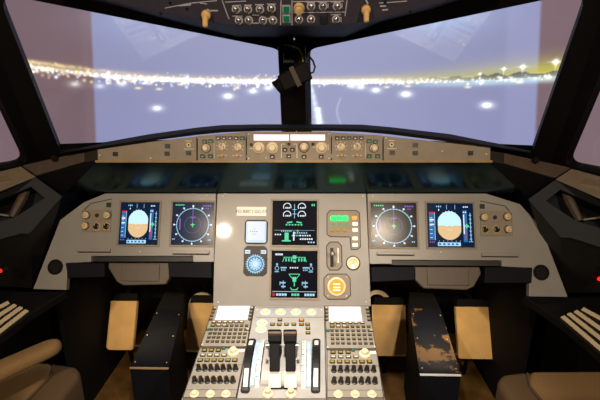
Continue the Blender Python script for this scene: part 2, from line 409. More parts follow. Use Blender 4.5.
# ------------------------------------------------------------ overhead panel and the beam below it
OU = Unit('overhead_panel', 'dark purplish overhead panel with small ringed switches above the centre post', 'panel', OF, 283, 26)
pts = OU.q((-120, -60), (100, 0), (150, 12), (232, 26), (345, 26), (400, 14), (455, 0), (700, -60))
pts = OU.q((20, -20), (100, -1), (150, 11), (232, 26), (345, 26), (400, 14), (455, -1), (540, -22), (540, -60), (20, -60))
obj('board', MB().prism(pts, -.03, 0), M['over'], OU.t, bev=.002)
sk = MB().ring((0, 0), .0075, .0115, 0, .003, 20); ringme = sk.mesh('switch_ring', M['greyw'])
st = MB().lathe((0, 0), [(.0065, 0), (.0065, .006), (.0035, .008), (.003, .02), (.004, .022), (.002, .024)], 12); stme = st.mesh('toggle', M['metal'])
for u, v in [(236, 9), (248, 9), (260, 9), (271.5, 8), (239, 20), (249, 20), (263, 20), (273, 20), (311, 6), (323, 6), (337, 6), (299, 19), (311, 19), (336, 19)]:
    a, b = OU.l(u, v); r = at(OU.t, 'switch_ring', ringme, a, b); at(OU.t, 'toggle', stme, a, b)
lg = MB()
for u0, v0, u1, v1 in [(222, 0, 229, 19), (281, 0, 280.5, 25), (292, 0, 292, 25), (347, 0, 345, 16), (225, 2, 246, 1), (293, 12.5, 346, 12), (293, 1.5, 344, 1),
                       (232, 5.5, 241, 5), (244, 5, 252, 5), (255, 4.5, 264, 4.5), (267, 4, 276, 4), (232, 16, 243, 16), (252, 15, 259, 15), (252, 23, 259, 23), (266, 18.5, 270, 18.5), (318, 2, 327, 2), (306, 2.2, 315, 2.2),
                       (331, 2, 341, 2), (165, 8, 191, 3), (191, 3, 217, .5), (200, 3, 207, 4), (379, 3, 407, 1), (331, 14.5, 341, 14.5), (276, 18, 277, 22), (241, 6, 241, 11), (328, 3, 328, 8), (342, 3, 342, 8), (341, 17, 341, 22)]:
    lg.line(OU.l(u0, v0), OU.l(u1, v1), .0026, .0006)
for u0, v0, u1, v1 in [(179, 5.5, 191, 4.5), (207, 9, 211, 11.5), (211, 10.5, 218, 10.5), (380, 6, 386, 6), (382, 10, 388, 9.5), (366, 0, 368, 4)]: lg.line(OU.l(u0, v0), OU.l(u1, v1), .004, .0007)
obj('legend_marks', lg, M['greyw'], OU.t, recalc=False)
for u, v in [(286.5, 9), (286.5, 18.5)]:
    a, b = OU.l(u, v); obj('annunciator_bezel', MB().cbox((a, b), .022, .022, 0, .003), M['greyw'], OU.t); obj('annunciator', MB().cbox((a, b), .016, .016, .003, .006), M['darkgreen'], OU.t)
a, b = OU.l(324, 18.5); obj('selector', MB().cbox((a, b), .02, .024, 0, .008), M['slotd'], OU.t, bev=.002)
a, b = OU.l(299, 8); obj('guarded_knob', MB().lathe((a, b), [(.015, 0), (.015, .006), (.0115, .009), (.011, .02), (.006, .022)], 18), M['goldedge'], OU.t)
for u, v, lab in [(207, 15, 'tan lamp knob hanging under the left half of the overhead panel'), (365.5, 10, 'tan lamp knob hanging under the right half of the overhead panel')]:
    kU = Unit('lamp_knob', lab, 'knob', OF, u, v, 'tan lamp knobs under the overhead panel')
    kU.t.scale = (.75,)*3
    obj('collar', MB().lathe((0, .006), [(.011, 0), (.0165, .008), (.0165, .02), (.011, .026)], 20), M['gold'], kU.t, smooth=False, bev=.001)
    obj('grip', MB().lathe((0, .006), [(.009, .026), (.0105, .034), (.0095, .062), (.006, .066)], 16).xf(Matrix.Translation((0, .006, .026)) @ Matrix.Rotation(R(38), 4, 'X') @ Matrix.Translation((0, -.006, -.026))), M['gold'], kU.t, bev=.001)
sp_ = MB().lathe((0, 0), [(.0045, 0), (.004, .002)], 10).mesh('screw', M['black'])
for u, v in [(161, 13.5), (187, 9), (385, 2), (410, 12), (170, 3)]: a, b = OU.l(u, v); at(OU.t, 'screw', sp_, a, b)
# beam between overhead panel and window heads
def yb(u, v): return pw(u, v, 1.27)
b1 = [yb(20, -22), yb(100, -2), yb(150, 10), yb(232, 25.5), yb(345, 25.5), yb(400, 13), yb(455, -2), yb(540, -24)]
b2 = [pw(20, -6, 1.60), pw(100, 9, 1.64), pw(150, 19, 1.66), pw(238, 38, 1.68), pw(345, 38, 1.68), pw(400, 19, 1.66), pw(455, 7, 1.64), pw(560, -14, 1.60)]
bm_ = MB(); n = len(b1)
top1 = [q+Vector((0, 0, .04)) for q in b1]; top2 = [q+Vector((0, 0, .04)) for q in b2]
bm_.add(b1+b2+top1+top2, [(i, i+1, n+i+1, n+i) for i in range(n-1)]+[(2*n+i, 3*n+i, 3*n+i+1, 2*n+i+1) for i in range(n-1)]
        + [(i, 2*n+i, 2*n+i+1, i+1) for i in range(n-1)]+[(n+i, n+i+1, 3*n+i+1, 3*n+i) for i in range(n-1)]+[(0, n, 3*n, 2*n), (n-1, 3*n-1, 4*n-1, 2*n-1)])
struct(obj('trim_4', bm_, M['frame']))

# ------------------------------------------------------------ glareshield
prof = [(60, 150, 152, 154), (97, 143.5, 147, 149), (150, 134, 138.5, 141.5), (197, 127.5, 131.5, 135.5), (222, 125, 129, 133), (262, 124.2, 128, 131.5), (326, 124.2, 128, 131.5), (362, 124.5, 129, 132.5), (390, 127, 131, 135), (450, 134, 138.5, 142.5), (490, 142, 145.5, 147.5), (531, 150, 152, 154)]
GS = thing('glareshield', 'long black glareshield hood with glossy sloping underside above the instrument panel', 'glareshield', Matrix.Translation((0, 1.5, 1.15)))
inv = GS.matrix_world.inverted()
hd = MB(); n = len(prof)
Y0 = GF.hit(294, 134).y-.012
rows = [[inv @ pw(u, a, 1.78) for u, a, b, c in prof], [inv @ pw(u, b, Y0) for u, a, b, c in prof], [inv @ pw(u, c-.5, Y0) for u, a, b, c in prof], [inv @ (pw(u, c, Y0)+Vector((0, .30, -.012))) for u, a, b, c in prof]]
fsx = []
for r_ in range(4):
    for i in range(n-1): fsx.append((r_*n+i, r_*n+i+1, ((r_+1) % 4)*n+i+1, ((r_+1) % 4)*n+i))
fsx += [tuple(k*n for k in range(4)), tuple(k*n+n-1 for k in (3, 2, 1, 0))]
hd.add(sum(rows, []), fsx); obj('hood', hd, M['hood'], GS, bev=.003)
# underside: slopes from the lip back and down to the instrument panel
A = [pw(u, 162.5, 1.452) for u in (97, 491)]; A = [GF.hit(97, 162), GF.hit(491, 162)]
Bv = [MIP.hit(66, 192.5), MIP.hit(524, 192.5)]
Bv = [Vector((Bv[0].x, Bv[0].y, Bv[0].z)), Vector((Bv[1].x, Bv[1].y, Bv[1].z))]
und = MB().loft([A[0], A[1], Bv[1], Bv[0]], [q+Vector((0, .012, .012)) for q in (A[0], A[1], Bv[1], Bv[0])]); und.xf(inv)
obj('underside', und, M['gloss'], GS)
EC = pw(36, 176.5, 1.515)
for sx in (-1, 1):
    e = [Vector((sx*abs(A[0].x), A[0].y, A[0].z)), Vector((sx*abs(Bv[0].x), Bv[0].y, Bv[0].z)), Vector((sx*1.07, 1.62, .98)), Vector((sx*abs(EC.x), EC.y, EC.z))]
    ends = MB().loft(e, [q+Vector((0, .012, .008)) for q in e]); ends.xf(inv); obj('end_cover', ends, M['matt'], GS)
sc_ = MB()
for u, v in [(244, 171), (183, 171), (340, 173), (369, 171), (216, 181), (367, 181)]:
    q = pw(u, v, (A[0].y+Bv[0].y)/2 - .02*(181-v)/10)
lip = MB().loft([inv @ GF.hit(96, 160.2), inv @ GF.hit(492, 160.2), inv @ GF.hit(492, 162.5), inv @ GF.hit(96, 162.5)],
                [inv @ (GF.hit(u, v)+GF.N*.007) for u, v in ((96, 160.2), (492, 160.2), (492, 162.5), (96, 162.5))])
obj('lip', lip, M['lip'], GS, bev=.001)

def screws(U, pts, r=.0028, m='cream', h=0):
    k = MB().lathe((0, 0), [(r, 0), (r*.7, .0015)], 10).mesh('screw', M[m])
    for p in pts: a, b = U.l(*p); at(U.t, 'screw', k, a, b, h)
def knob_me(name, r, h, m, skirt=1.35):
    return MB().lathe((0, 0), [(r*skirt, 0), (r*skirt, h*.22), (r, h*.3), (r*.92, h*.92), (r*.8, h)], 20).mesh(name, m)
KN_cream = knob_me('knob', .010, .020, M['cream']); KN_big = knob_me('knob', .0125, .018, M['cream']); KN_low = knob_me('knob', .0105, .009, M['cream'], 1.5)
KN_dim = MB(); KN_dim.lathe((0, 0), [(.0125, 0), (.0125, .010), (.010, .013)], 18); KN_dim.k = 1; KN_dim.lathe((0, 0), [(.007, .013), (.007, .018), (.005, .019)], 14); KN_dim = KN_dim.mesh('dimmer_knob', [M['cream'], M['goldedge']])
def pointer_knob(name, r, h, m, m2):
    s = MB(); s.lathe((0, 0), [(r*1.2, 0), (r*1.2, h*.2), (r*.55, h*.3), (r*.55, h)], 18); s.box(-r*.28, -r*.9, h*.3, r*.28, r*1.1, h)
    s.k = 1; s.box(-r*.08, r*.2, h, r*.08, r*1.05, h+.0006); return s.mesh(name, [m, m2])
KN_ptr = pointer_knob('rotary_selector', .011, .015, M['cream'], M['seam'])
KN_dark = pointer_knob('rotary_selector', .010, .017, M['keyd'], M['white'])
BTN_d = MB().cbox((0, 0), .017, .015, 0, .004).mesh('push_button', M['keyd'])
def lit(m):
    s = MB(); s.cbox((0, 0), .016, .013, 0, .004); s.k = 1; s.cbox((0, -.0015), .007, .0035, .004, .0045); return s.mesh('push_button', [M['keyd'], M[m]])
BTN_g = lit('greenkey'); BTN_w = lit('cream'); BTN_o = lit('amber')

# outer fascia boards
for lab, pts, uc, sq, dial, pl in [
    ('beige fascia board with small square lights at the left end of the glareshield', [(98, 149.5), (150, 142), (196.5, 136.5), (196.5, 160.5), (98, 160.5)], 148, [(116, 154), (168, 146), (167.5, 153.5), (189, 153)], (189, 145), [(100, 155), (151, 158)]),
    ('beige fascia board with small square lights at the right end of the glareshield', [(383.5, 136), (450, 143), (490, 148), (490, 160.5), (383.5, 160.5)], 440, [(470, 153), (415, 145), (415, 153), (392, 152.5)], (391.5, 144.5), [(486, 154), (442, 151), (386, 138)])]:
    U = Unit('glareshield_fascia', lab, 'panel', GF, uc, 155, 'beige end boards of the glareshield')
    obj('plate', MB().prism(U.q(*pts), -.012, .003), M['beige2'], U.t, bev=.001)
    for s in sq: a, b = U.l(*s); at(U.t, 'warning_light', BTN_d, a, b, .003)
    a, b = U.l(*dial); obj('socket_ring', MB().ring((a, b), .004, .0075, .003, .005, 18), M['cream'], U.t); obj('socket', MB().lathe((a, b), [(.004, .003), (.004, .004)], 12), M['slotd'], U.t)
    k = MB(); k.line(U.l(dial[0]-5, dial[1]+4), U.l(dial[0]+5, dial[1]+4), .0018, .0034); k.line(U.l(dial[0]-3, dial[1]-4), U.l(dial[0]+3, dial[1]-4), .0022, .0034)
    obj('legend_marks', k, M['cream'], U.t, recalc=False); screws(U, pl, h=.003)
# display control units beside the middle unit
def efis(side):
    s = -1 if side == 'left' else 1; cx = 222.5 if s < 0 else 357
    mx_ = (lambda u: u) if s < 0 else (lambda u: 357+(222.5-u)*1.04)
    U = Unit('display_control_unit', 'beige display control unit with two rotary selectors, %s of the middle glareshield unit' % side, 'control unit', GF, cx, 148, 'display control units on the glareshield')
    o4 = [(198, 136), (246, 132), (246, 160.3), (198, 160.3)] if s < 0 else [(331.8, 132.5), (382.3, 135.5), (382.3, 160.3), (331.8, 160.3)]
    obj('faceplate', MB().prism(U.q(*o4), -.012, .005), M['beige2'], U.t, bev=.001)
    a, b = U.l(mx_(206.5), 148); at(U.t, 'baro_knob', KN_cream, a, b, .005); obj('knob_shadow_ring', MB().ring((a, b), .0135, .016, .005, .008, 20), M['keyd'], U.t)
    for q in ((205, 141.5), (211, 141)): a, b = U.l(mx_(q[0]), q[1]); at(U.t, 'push_button', BTN_g, a, b, .005)
    for q in ((203, 156), (211, 156)): a, b = U.l(mx_(q[0]), q[1]); at(U.t, 'push_button', BTN_g, a, b, .005)
    for i, u in enumerate((218.5, 224.5, 230.5, 236.5, 242.5)):
        a, b = U.l(mx_(u) if s < 0 else 337+(u-218.5), 138); at(U.t, 'push_button', BTN_g if (i == 4 if s < 0 else i == 2) else BTN_w, a, b, .005)
    for q in ((222.5, 146.5), (238, 147)):
        a, b = U.l(mx_(q[0]), q[1]); at(U.t, 'rotary_selector', KN_ptr, a, b, .005, R(20))
        m_ = MB()
        for k in range(7): t = R(-30+40*k); m_.line((a+.017*math.cos(t), b+.017*math.sin(t)), (a+.021*math.cos(t), b+.021*math.sin(t)), .0022, .0056)
        obj('dial_marks', m_, M['cream'], U.t, recalc=False)
    for q in ((222.5, 155.5), (237.5, 155.5)):
        a, b = U.l(mx_(q[0]), q[1]); obj('toggle_switch', MB().lathe((a, b), [(.006, .005), (.005, .008), (.0028, .010), (.0034, .022), (.002, .024)], 12), M['gold'], U.t)
        m_ = MB(); m_.line((a-.017, b), (a-.009, b), .002, .0056); m_.line((a+.009, b), (a+.017, b), .002, .0056); obj('legend_marks', m_, M['cream'], U.t, recalc=False)
    m_ = MB(); m_.line(U.l(mx_(214.5), 143), U.l(mx_(214.5), 158), .0014, .0056); obj('divider_mark', m_, M['cream'], U.t, recalc=False)
efis('left'); efis('right')
U = Unit('autopilot_control_unit', 'beige autopilot control unit with two glowing white readouts in the middle of the glareshield', 'control unit', GF, 289, 148)
obj('faceplate', MB().prism(U.q((247, 131.8), (331, 131.8), (331, 160.3), (247, 160.3)), -.012, .005), M['beige2'], U.t, bev=.001)
for u0, u1 in ((254, 289), (290.5, 325)):
    p0 = U.l(u0, 140.5); p1 = U.l(u1, 134.6); obj('readout', MB().box(p0[0], p0[1], .004, p1[0], p1[1], .0065), M['lcd'], U.t)
    m_ = MB()
    for k in range(9):
        x = p0[0]+(p1[0]-p0[0])*(.06+k*.1); m_.line((x, (p0[1]+p1[1])/2+.001*(k % 2)), (x+.006, (p0[1]+p1[1])/2+.001*(k % 2)), .0015, .0067)
    obj('readout_digits', m_, M['goldedge'], U.t, recalc=False)
for u, v, kd in ((259, 147.5, 0), (272.5, 147.5, 0), (304, 147, 1), (321.5, 147.5, 0)):
    a, b = U.l(u, v); at(U.t, 'knob', KN_big if not kd else KN_cream, a, b, .005)
    obj('knob_bezel', MB().ring((a, b), .0175, .0195, .005, .0065, 22), M['cream' if not kd else 'keyd'], U.t)
for u, v, k_ in ((272.5, 156.5, 0), (285, 149.5, 1), (292.5, 149.5, 1), (289, 156, 1), (304, 156.5, 0), (321, 156.5, 0)):
    a, b = U.l(u, v); at(U.t, 'push_button', BTN_w if k_ else BTN_w, a, b, .005)
for u, v in ((251.5, 144.5), (289, 144), (313, 144)):
    a, b = U.l(u, v); obj('small_knob', MB().lathe((a, b), [(.0055, .005), (.005, .010), (.003, .011)], 12), M['keyd'], U.t)
m_ = MB()
for q in ((281.5, 144, 281.5, 158), (297, 144, 297, 158), (249.5, 148.5, 253, 148.5), (312, 147, 315, 147), (328, 144, 328, 150), (281.5, 144, 285, 144), (293, 144, 297, 144)): m_.line(U.l(q[0], q[1]), U.l(q[2], q[3]), .0022, .0056)
obj('legend_marks', m_, M['cream'], U.t, recalc=False)
screws(U, [(249, 134), (329, 134), (249, 158.5), (329, 158.5), (266, 158)], h=.005)

# ------------------------------------------------------------ main instrument boards
lb = Unit('instrument_board', 'left beige instrument board with angled wing, holding two displays', 'instrument board', MIP, 150, 225, 'beige instrument boards')
lpts = [(216, 193.5), (105, 193.5), (84, 202), (60, 220), (33, 289), (66, 290), (67.5, 263), (91, 262), (91, 256), (193, 256), (193, 262), (213.8, 262)]
def board(U, pts, extra=None):
    return obj('plate', MB().prism(U.q(*pts), -.022, 0), M['beige'], U.t, bev=.002)
board(lb, lpts)
rb = Unit('instrument_board', 'right beige instrument board with angled wing, holding two displays', 'instrument board', MIP, 440, 225, 'beige instrument boards')
rpts = [(367.3, 193.5), (486, 193.5), (520, 204), (541, 227), (568, 297), (529, 296.5), (530, 268), (502, 266.5), (501.5, 260.5), (392, 260), (392, 264), (369.5, 264)]
board(rb, rpts)
cb = Unit('instrument_board', 'middle beige instrument board between the two outer boards, above the pedestal', 'instrument board', MIP, 293, 250, 'beige instrument boards')
board(cb, [(217.2, 193.5), (366.2, 193.5), (369.3, 264), (371, 306.5), (213, 306.5), (214, 262)])
for U, ps in ((lb, [(207, 195), (140, 251.5), (86, 252)]), (rb, [(373, 196), (500, 254), (441, 252)]), (cb, [(223, 196), (363, 196), (366, 302), (218, 302)])):
    screws(U, ps)
# raised strips under the displays and the wing outline
for U, segs in ((lb, [(78, 250, 111, 250.5), (173, 252, 209.5, 252.5)]), (rb, [(376.5, 253, 414, 253.5), (481, 254.5, 518, 255.5)])):
    for s in segs:
        a = U.l(s[0], s[1]); b = U.l(s[2], s[3]); m_ = MB(); m_.box(a[0], a[1]-.006, 0, b[0], a[1]+.005, .010)
        obj('chart_clip', m_, M['beige'], U.t, bev=.002)
        m_ = MB(); m_.box(a[0]+.001, a[1]-.010, 0, b[0]-.001, a[1]-.0065, .0015); obj('clip_gap', m_, M['seam'], U.t)
for U, ln in ((lb, [(83, 226), (83, 211), (91, 203.5), (112, 199)]), (rb, [(512, 234), (511, 213), (505, 206), (480, 201)])):
    m_ = MB(); P = U.q(*ln); [m_.line(P[i], P[i+1], .0028, 0, .0015) for i in range(3)]; obj('groove', m_, M['seam'], U.t)
# recessed speaker grilles in the wing feet
for U, c, sd in ((lb, (55.5, 267), 'left'), (rb, (541, 272.5), 'right')):
    g = Unit('round_loudspeaker', 'round black loudspeaker grille at the %s foot of the panel wing' % sd, 'loudspeaker', MIP, *c, group='round black grilles in the wing feet')
    obj('grille', MB().lathe((0, 0), [(.029, 0), (.029, .003), (.025, .004)], 30), M['matt'], g.t)
    m_ = MB()
    for i in range(-4, 5):
        for j in range(-4, 5):
            if i*i+j*j < 17: m_.lathe((i*.0052, j*.0052), [(.0016, .004), (.0012, .0048)], 6)
    obj('perforations', m_, M['seam'], g.t)

# ---- lighting control panels on the wings
def wing_panel(side):
    s = side == 'left'
    c = (97, 221) if s else (495, 223)
    U = Unit('lighting_control_panel', 'small beige panel of round dimmer knobs beside the %s horizon display' % side, 'control panel', MIP, *c, group='dimmer knob panels on the wings')
    c4 = [(83.5, 209.5), (112, 209.5), (110.5, 232), (82, 232)] if s else [(480, 211), (510.5, 211), (512.5, 236), (480.5, 236)]
    obj('faceplate', MB().prism(U.q(*c4), 0, .004), M['beige2'], U.t, bev=.001)
    for (u, v) in ([(87, 215.5), (108, 215.5), (86, 226)] if s else [(483.5, 217.5), (506.5, 217), (507.5, 229.5)]):
        a, b = U.l(u, v); at(U.t, 'dimmer_knob', KN_dim, a, b, .004)
        obj('knob_bezel', MB().ring((a, b), .013, .0155, .004, .0055, 22), M['seam'], U.t)
    for (u, v) in ([(97.5, 215.5)] if s else [(494.5, 217.5)]):
        a, b = U.l(u, v); obj('socket', MB().lathe((a, b), [(.008, .004), (.007, .007)], 16), M['slotd'], U.t)
    for (u, v) in ([(97, 226.5), (107, 226.5)] if s else [(484.5, 229.5), (496, 229.5)]):
        a, b = U.l(u, v); at(U.t, 'rotary_selector', KN_dark, a, b, .004); obj('selector_ring', MB().ring((a, b), .0125, .0145, .004, .0055, 20), M['gold'], U.t)
    a, b = U.l(*((109, 205) if s else (482, 206.5))); obj('small_vent', MB().cbox((a, b), .018, .018, 0, .003), M['keyd'], U.t)
wing_panel('left'); wing_panel('right')

# ------------------------------------------------------------ displays
DM = ['d_bg', 'd_black', 'd_blue', 'd_sky', 'd_earth', 'd_white', 'd_cyan', 'd_green', 'd_red', 'd_purple', 'd_ltblue', 'd_amber', 'd_pale', 'd_deep']
class Draw(MB):
    def __init__(s, x0, y0, w, h, base=.0025): super().__init__(); s.o = (x0, y0); s.w = w; s.hh = h; s.z = base; s.lv = 0
    def P(s, x, y): return (s.o[0]+x*s.w, s.o[1]+y*s.h_())
    def h_(s): return s.hh
    def c(s, name): s.k = DM.index(name); s.z += .00006; return s
    def rect(s, x0, y0, x1, y1): return s.flat([s.P(x0, y0), s.P(x1, y0), s.P(x1, y1), s.P(x0, y1)], s.z)
    def pg(s, pts): return s.flat([s.P(*p) for p in pts], s.z)
    def ln(s, x0, y0, x1, y1, w=.015): return s.line(s.P(x0, y0), s.P(x1, y1), w*s.w, s.z)
    def arc(s, cx, cy, r, w, t0=0, t1=360, n=40):
        for i in range(n):
            a = R(t0+(t1-t0)*i/n); b = R(t0+(t1-t0)*(i+1)/n)
            s.pg([(cx+r*math.cos(a), cy+r*math.sin(a)), (cx+(r+w)*math.cos(a), cy+(r+w)*math.sin(a)), (cx+(r+w)*math.cos(b), cy+(r+w)*math.sin(b)), (cx+r*math.cos(b), cy+r*math.sin(b))])
        return s
    def marks(s, x0, y, x1, h=.025, n=5, fill=.6):     # short figures like printed characters
        d = (x1-x0)/n
        for i in range(n):
            s.rect(x0+d*i, y, x0+d*(i+fill), y+h)
        return s
def pfd(d):
    d.c('d_blue').rect(.04, .16, .16, .76); d.c('d_red').rect(.04, .76, .17, .80); d.c('d_ltblue')
    for i in range(6): d.rect(.05, .21+i*.09, .11, .225+i*.09)
    d.rect(.155, .16, .165, .78); d.c('d_white').rect(.05, .60, .14, .64); d.rect(.05, .50, .14, .53)
    cx, cy, rx, ry = .475, .49, .275, .325
    top = [(cx+rx*math.cos(R(t)), cy+ry*math.sin(R(t))) for t in range(0, 181, 10)]
    cut = lambda p: (min(max(p[0], cx-.25), cx+.25), p[1])
    d.c('d_sky').pg([cut(p) for p in top]); bot = [(cx+rx*math.cos(R(t)), cy+ry*math.sin(R(t))) for t in range(180, 361, 10)]
    d.c('d_earth').pg([cut(p) for p in bot])
    d.c('d_white').ln(cx-.08, cy-.005, cx-.03, cy-.005, .02); d.ln(cx+.03, cy-.005, cx+.08, cy-.005, .02); d.ln(cx-.05, cy+.1, cx+.05, cy+.1, .008); d.ln(cx-.05, cy-.1, cx+.05, cy-.1, .008)
    for t in (60, 75, 90, 105, 120): d.ln(cx+.25*math.cos(R(t)), cy+.325*math.sin(R(t)), cx+.27*math.cos(R(t)), cy+.345*math.sin(R(t)), .012)
    d.c('d_blue').rect(.77, .12, .86, .84); d.c('d_white').marks(.775, .78, .86, .03, 2); d.rect(.775, .30, .80, .74); d.c('d_cyan').rect(.92, .12, .935, .78); d.marks(.885, .12, .98, .02, 3)
    for i in range(7): d.rect(.90, .18+i*.09, .95, .195+i*.09)
    d.c('d_red').rect(.80, .18, .825, .42)
    d.c('d_green').rect(.80, .46, .89, .50); d.rect(.83, .43, .86, .53)
    d.c('d_ltblue').rect(.21, .03, .70, .11); d.c('d_blue').marks(.23, .05, .69, .04, 5, .55)
    d.c('d_purple').marks(.04, .10, .16, .03, 3); d.c('d_cyan')
    d.rect(.25, .86, .255, .96); d.rect(.42, .86, .43, .96); d.rect(.60, .86, .61, .96); d.marks(.20, .91, .32, .03, 3); d.c('d_white').marks(.24, .83, .28, .03, 1); d.marks(.78, .90, .90, .03, 3)
    for i in range(6): d.rect(.24+.09*i, .135, .25+.09*i, .15)
def nd(d):
    cx, cy = .5, .47
    d.c('d_cyan').arc(cx, cy, .375, .017)
    for k in range(36):
        t = R(k*10); r1 = .375; r2 = .40 if k % 3 else .43
        d.ln(cx+r1*math.cos(t), cy+r1*math.sin(t), cx+r2*math.cos(t), cy+r2*math.sin(t), .014)
    d.c('d_white')
    for k in range(12): t = R(k*30); x = cx+.445*math.cos(t); y = cy+.445*math.sin(t); d.rect(x-.02, y-.018, x+.02, y+.018)
    d.c('d_blue').arc(cx, cy, .19, .008)
    d.c('d_purple').ln(cx, cy+.05, cx, cy+.38, .014); d.ln(cx-.06, cy+.17, cx+.06, cy+.17, .02); d.rect(.18, .35, .21, .62); d.marks(.74, .90, .95, .035, 4, .7); d.marks(.80, .84, .90, .03, 2)
    d.c('d_green').marks(.07, .92, .30, .03, 5); d.ln(cx-.05, cy, cx+.05, cy, .02); d.ln(cx, cy-.06, cx, cy+.04, .02)
    d.c('d_white').rect(cx-.02, .88, cx+.02, .93); d.c('d_cyan').marks(.03, .12, .10, .03, 2); d.marks(.88, .10, .96, .03, 2)
def ewd(d):
    d.c('d_white')
    for cx in (.33, .66):
        for cy in (.86, .68): d.arc(cx, cy, .075, .018, -20, 210, 16); d.marks(cx-.04, cy-.04, cx+.07, .035, 3, .7)
    d.c('d_cyan').ln(.495, .60, .495, .92, .014); d.ln(.45, .80, .54, .80, .014); d.ln(.45, .70, .54, .70, .014)
    d.c('d_green').ln(.33, .50, .45, .52, .03); d.ln(.54, .52, .66, .50, .03); d.marks(.30, .44, .70, .03, 6); d.rect(.28, .10, .37, .28); d.rect(.22, .08, .42, .11); d.marks(.88, .88, .97, .05, 2)
    d.c('d_cyan').marks(.20, .30, .45, .03, 6); d.marks(.50, .26, .80, .03, 6); d.marks(.44, .20, .64, .03, 4); d.ln(.05, .33, .95, .33, .006)
    d.c('d_white').marks(.06, .22, .22, .03, 3); d.marks(.62, .12, .92, .035, 6, .7); d.marks(.62, .20, .88, .03, 5); d.rect(.47, .10, .50, .30)
    d.c('d_amber').marks(.55, .30, .62, .04, 1); d.c('d_ltblue').marks(.80, .05, .97, .03, 3)
def sdp(d):
    d.c('d_white').marks(.08, .90, .25, .04, 4, .8)
    d.c('d_green')
    d.ln(.26, .86, .74, .86, .014); d.ln(.24, .76, .28, .86, .014); d.ln(.76, .76, .72, .86, .014)
    for x in (.30, .36, .42, .58, .64, .70): d.rect(x, .77, x+.03, .84)
    d.rect(.46, .82, .54, .90); d.rect(.47, .75, .53, .80)
    d.ln(.38, .50, .62, .50, .016); d.ln(.38, .50, .46, .40, .014); d.ln(.62, .50, .54, .40, .014); d.rect(.46, .34, .54, .44); d.ln(.5, .24, .5, .34, .02); d.ln(.43, .17, .57, .17, .016); d.arc(.5, .25, .08, .015, 200, 340, 10)
    d.c('d_cyan')
    for x in (.12, .86): d.arc(x, .62, .035, .012, 0, 360, 12); d.rect(x-.02, .68, x+.02, .73); d.rect(x-.05, .54, x+.04, .56)
    for x in (.26, .74): d.rect(x-.06, .30, x+.05, .33); d.rect(x-.04, .22, x+.05, .25); d.ln(x, .2, x, .36, .014); d.ln(x-.07, .26, x-.07, .34, .014); d.rect(x-.06, .62, x+.07, .65); d.marks(x-.05, .57, x+.06, .03, 3)
    d.c('d_white').marks(.40, .62, .60, .03, 4); d.ln(.03, .13, .97, .13, .008)
    d.c('d_red').rect(.03, .03, .08, .10); d.c('d_ltblue').marks(.11, .04, .35, .05, 4, .8); d.marks(.72, .04, .95, .05, 4, .8); d.c('d_green').marks(.44, .04, .62, .05, 3, .8)
def display(label, rect, fn, bg, group=None, cat='display'):
    u0, v0, u1, v1 = rect
    U = Unit('display_unit', label, cat, MIP, (u0+u1)/2, (v0+v1)/2, group)
    a0, b0 = U.l(u0, v1); a1, b1 = U.l(u1, v0); w = a1-a0; h = b1-b0
    fr = MB()
    for q in ((-.007, -.007, w+.007, 0), (-.007, h, w+.007, h+.007), (-.007, 0, 0, h), (w, 0, w+.007, h)): fr.box(a0+q[0], b0+q[1], 0, a0+q[2], b0+q[3], .0035)
    obj('bezel', fr, M['beige2'], U.t, bev=.0008)
    sco = obj('screen', MB().box(a0, b0, 0, a1, b1, .0022), M[bg], U.t)
    d = Draw(a0, b0, w, h); fn(d); obj('screen_symbols', d, [M[k] for k in DM], sco, recalc=False)
    return U
display('horizon display with pale sky half, in the left board beside the dimmer knobs', (118.5, 202.5, 160, 244.5), pfd, 'd_bg', 'horizon displays')
display('compass display with round dial, in the left board next to the middle board', (171, 202.5, 214.3, 244.8), nd, 'd_bg', 'compass displays')
display('compass display with round dial, in the right board next to the middle board', (371.2, 203, 416, 246.8), nd, 'd_black', 'compass displays')
display('horizon display with bright tan ground half, in the right board beside the dimmer knobs', (428, 203.5, 472.5, 247.2), pfd, 'd_bg', 'horizon displays')
display('upper system display with four small gauges in the middle board', (272, 201, 317, 245), ewd, 'd_black')
display('lower system display with green line diagram in the middle board', (271, 251, 317.5, 297.5), sdp, 'd_black')

# name plate and standby instruments
U = Unit('registration_plate', 'small cream registration plate above the white standby display', 'plate', MIP, 251.5, 211.5)
p0 = U.l(236.5, 216); p1 = U.l(266.5, 207); obj('plate', MB().box(p0[0], p0[1], 0, p1[0], p1[1], .003), M['white2'], U.t, bev=.0006)
fc = bpy.data.curves.new('plate_text', 'FONT'); fc.body = 'YO-BBC | GG-CF'; fc.size = .0165; fc.align_x = 'CENTER'; fc.align_y = 'CENTER'
fo = bpy.data.objects.new('tmp', fc); C.objects.link(fo); dg = bpy.context.evaluated_depsgraph_get(); tm = bpy.data.meshes.new_from_object(fo.evaluated_get(dg)); bpy.data.objects.remove(fo)
tm.materials.clear(); tm.materials.append(M['slotd']); at(U.t, 'lettering', tm, 0, -.001, .0034)
def octo(c0, c1, k):
    (x0, y0), (x1, y1) = c0, c1
    return [(x0+k, y0), (x1-k, y0), (x1, y0+k), (x1, y1-k), (x1-k, y1), (x0+k, y1), (x0, y1-k), (x0, y0+k)]
U = Unit('standby_display', 'small square white standby display with blue top edge', 'display', MIP, 256, 232)
obj('bezel', MB().prism(octo(U.l(244.5, 244), U.l(268, 220), .009), 0, .004), M['seam'], U.t, bev=.001)
p0 = U.l(246, 242.5); p1 = U.l(266.5, 221.5); d = Draw(p0[0], p0[1], p1[0]-p0[0], p1[1]-p0[1], .0042)
obj('screen', MB().prism(octo(p0, p1, .004), .0035, .0043), M['d_pale'], U.t)
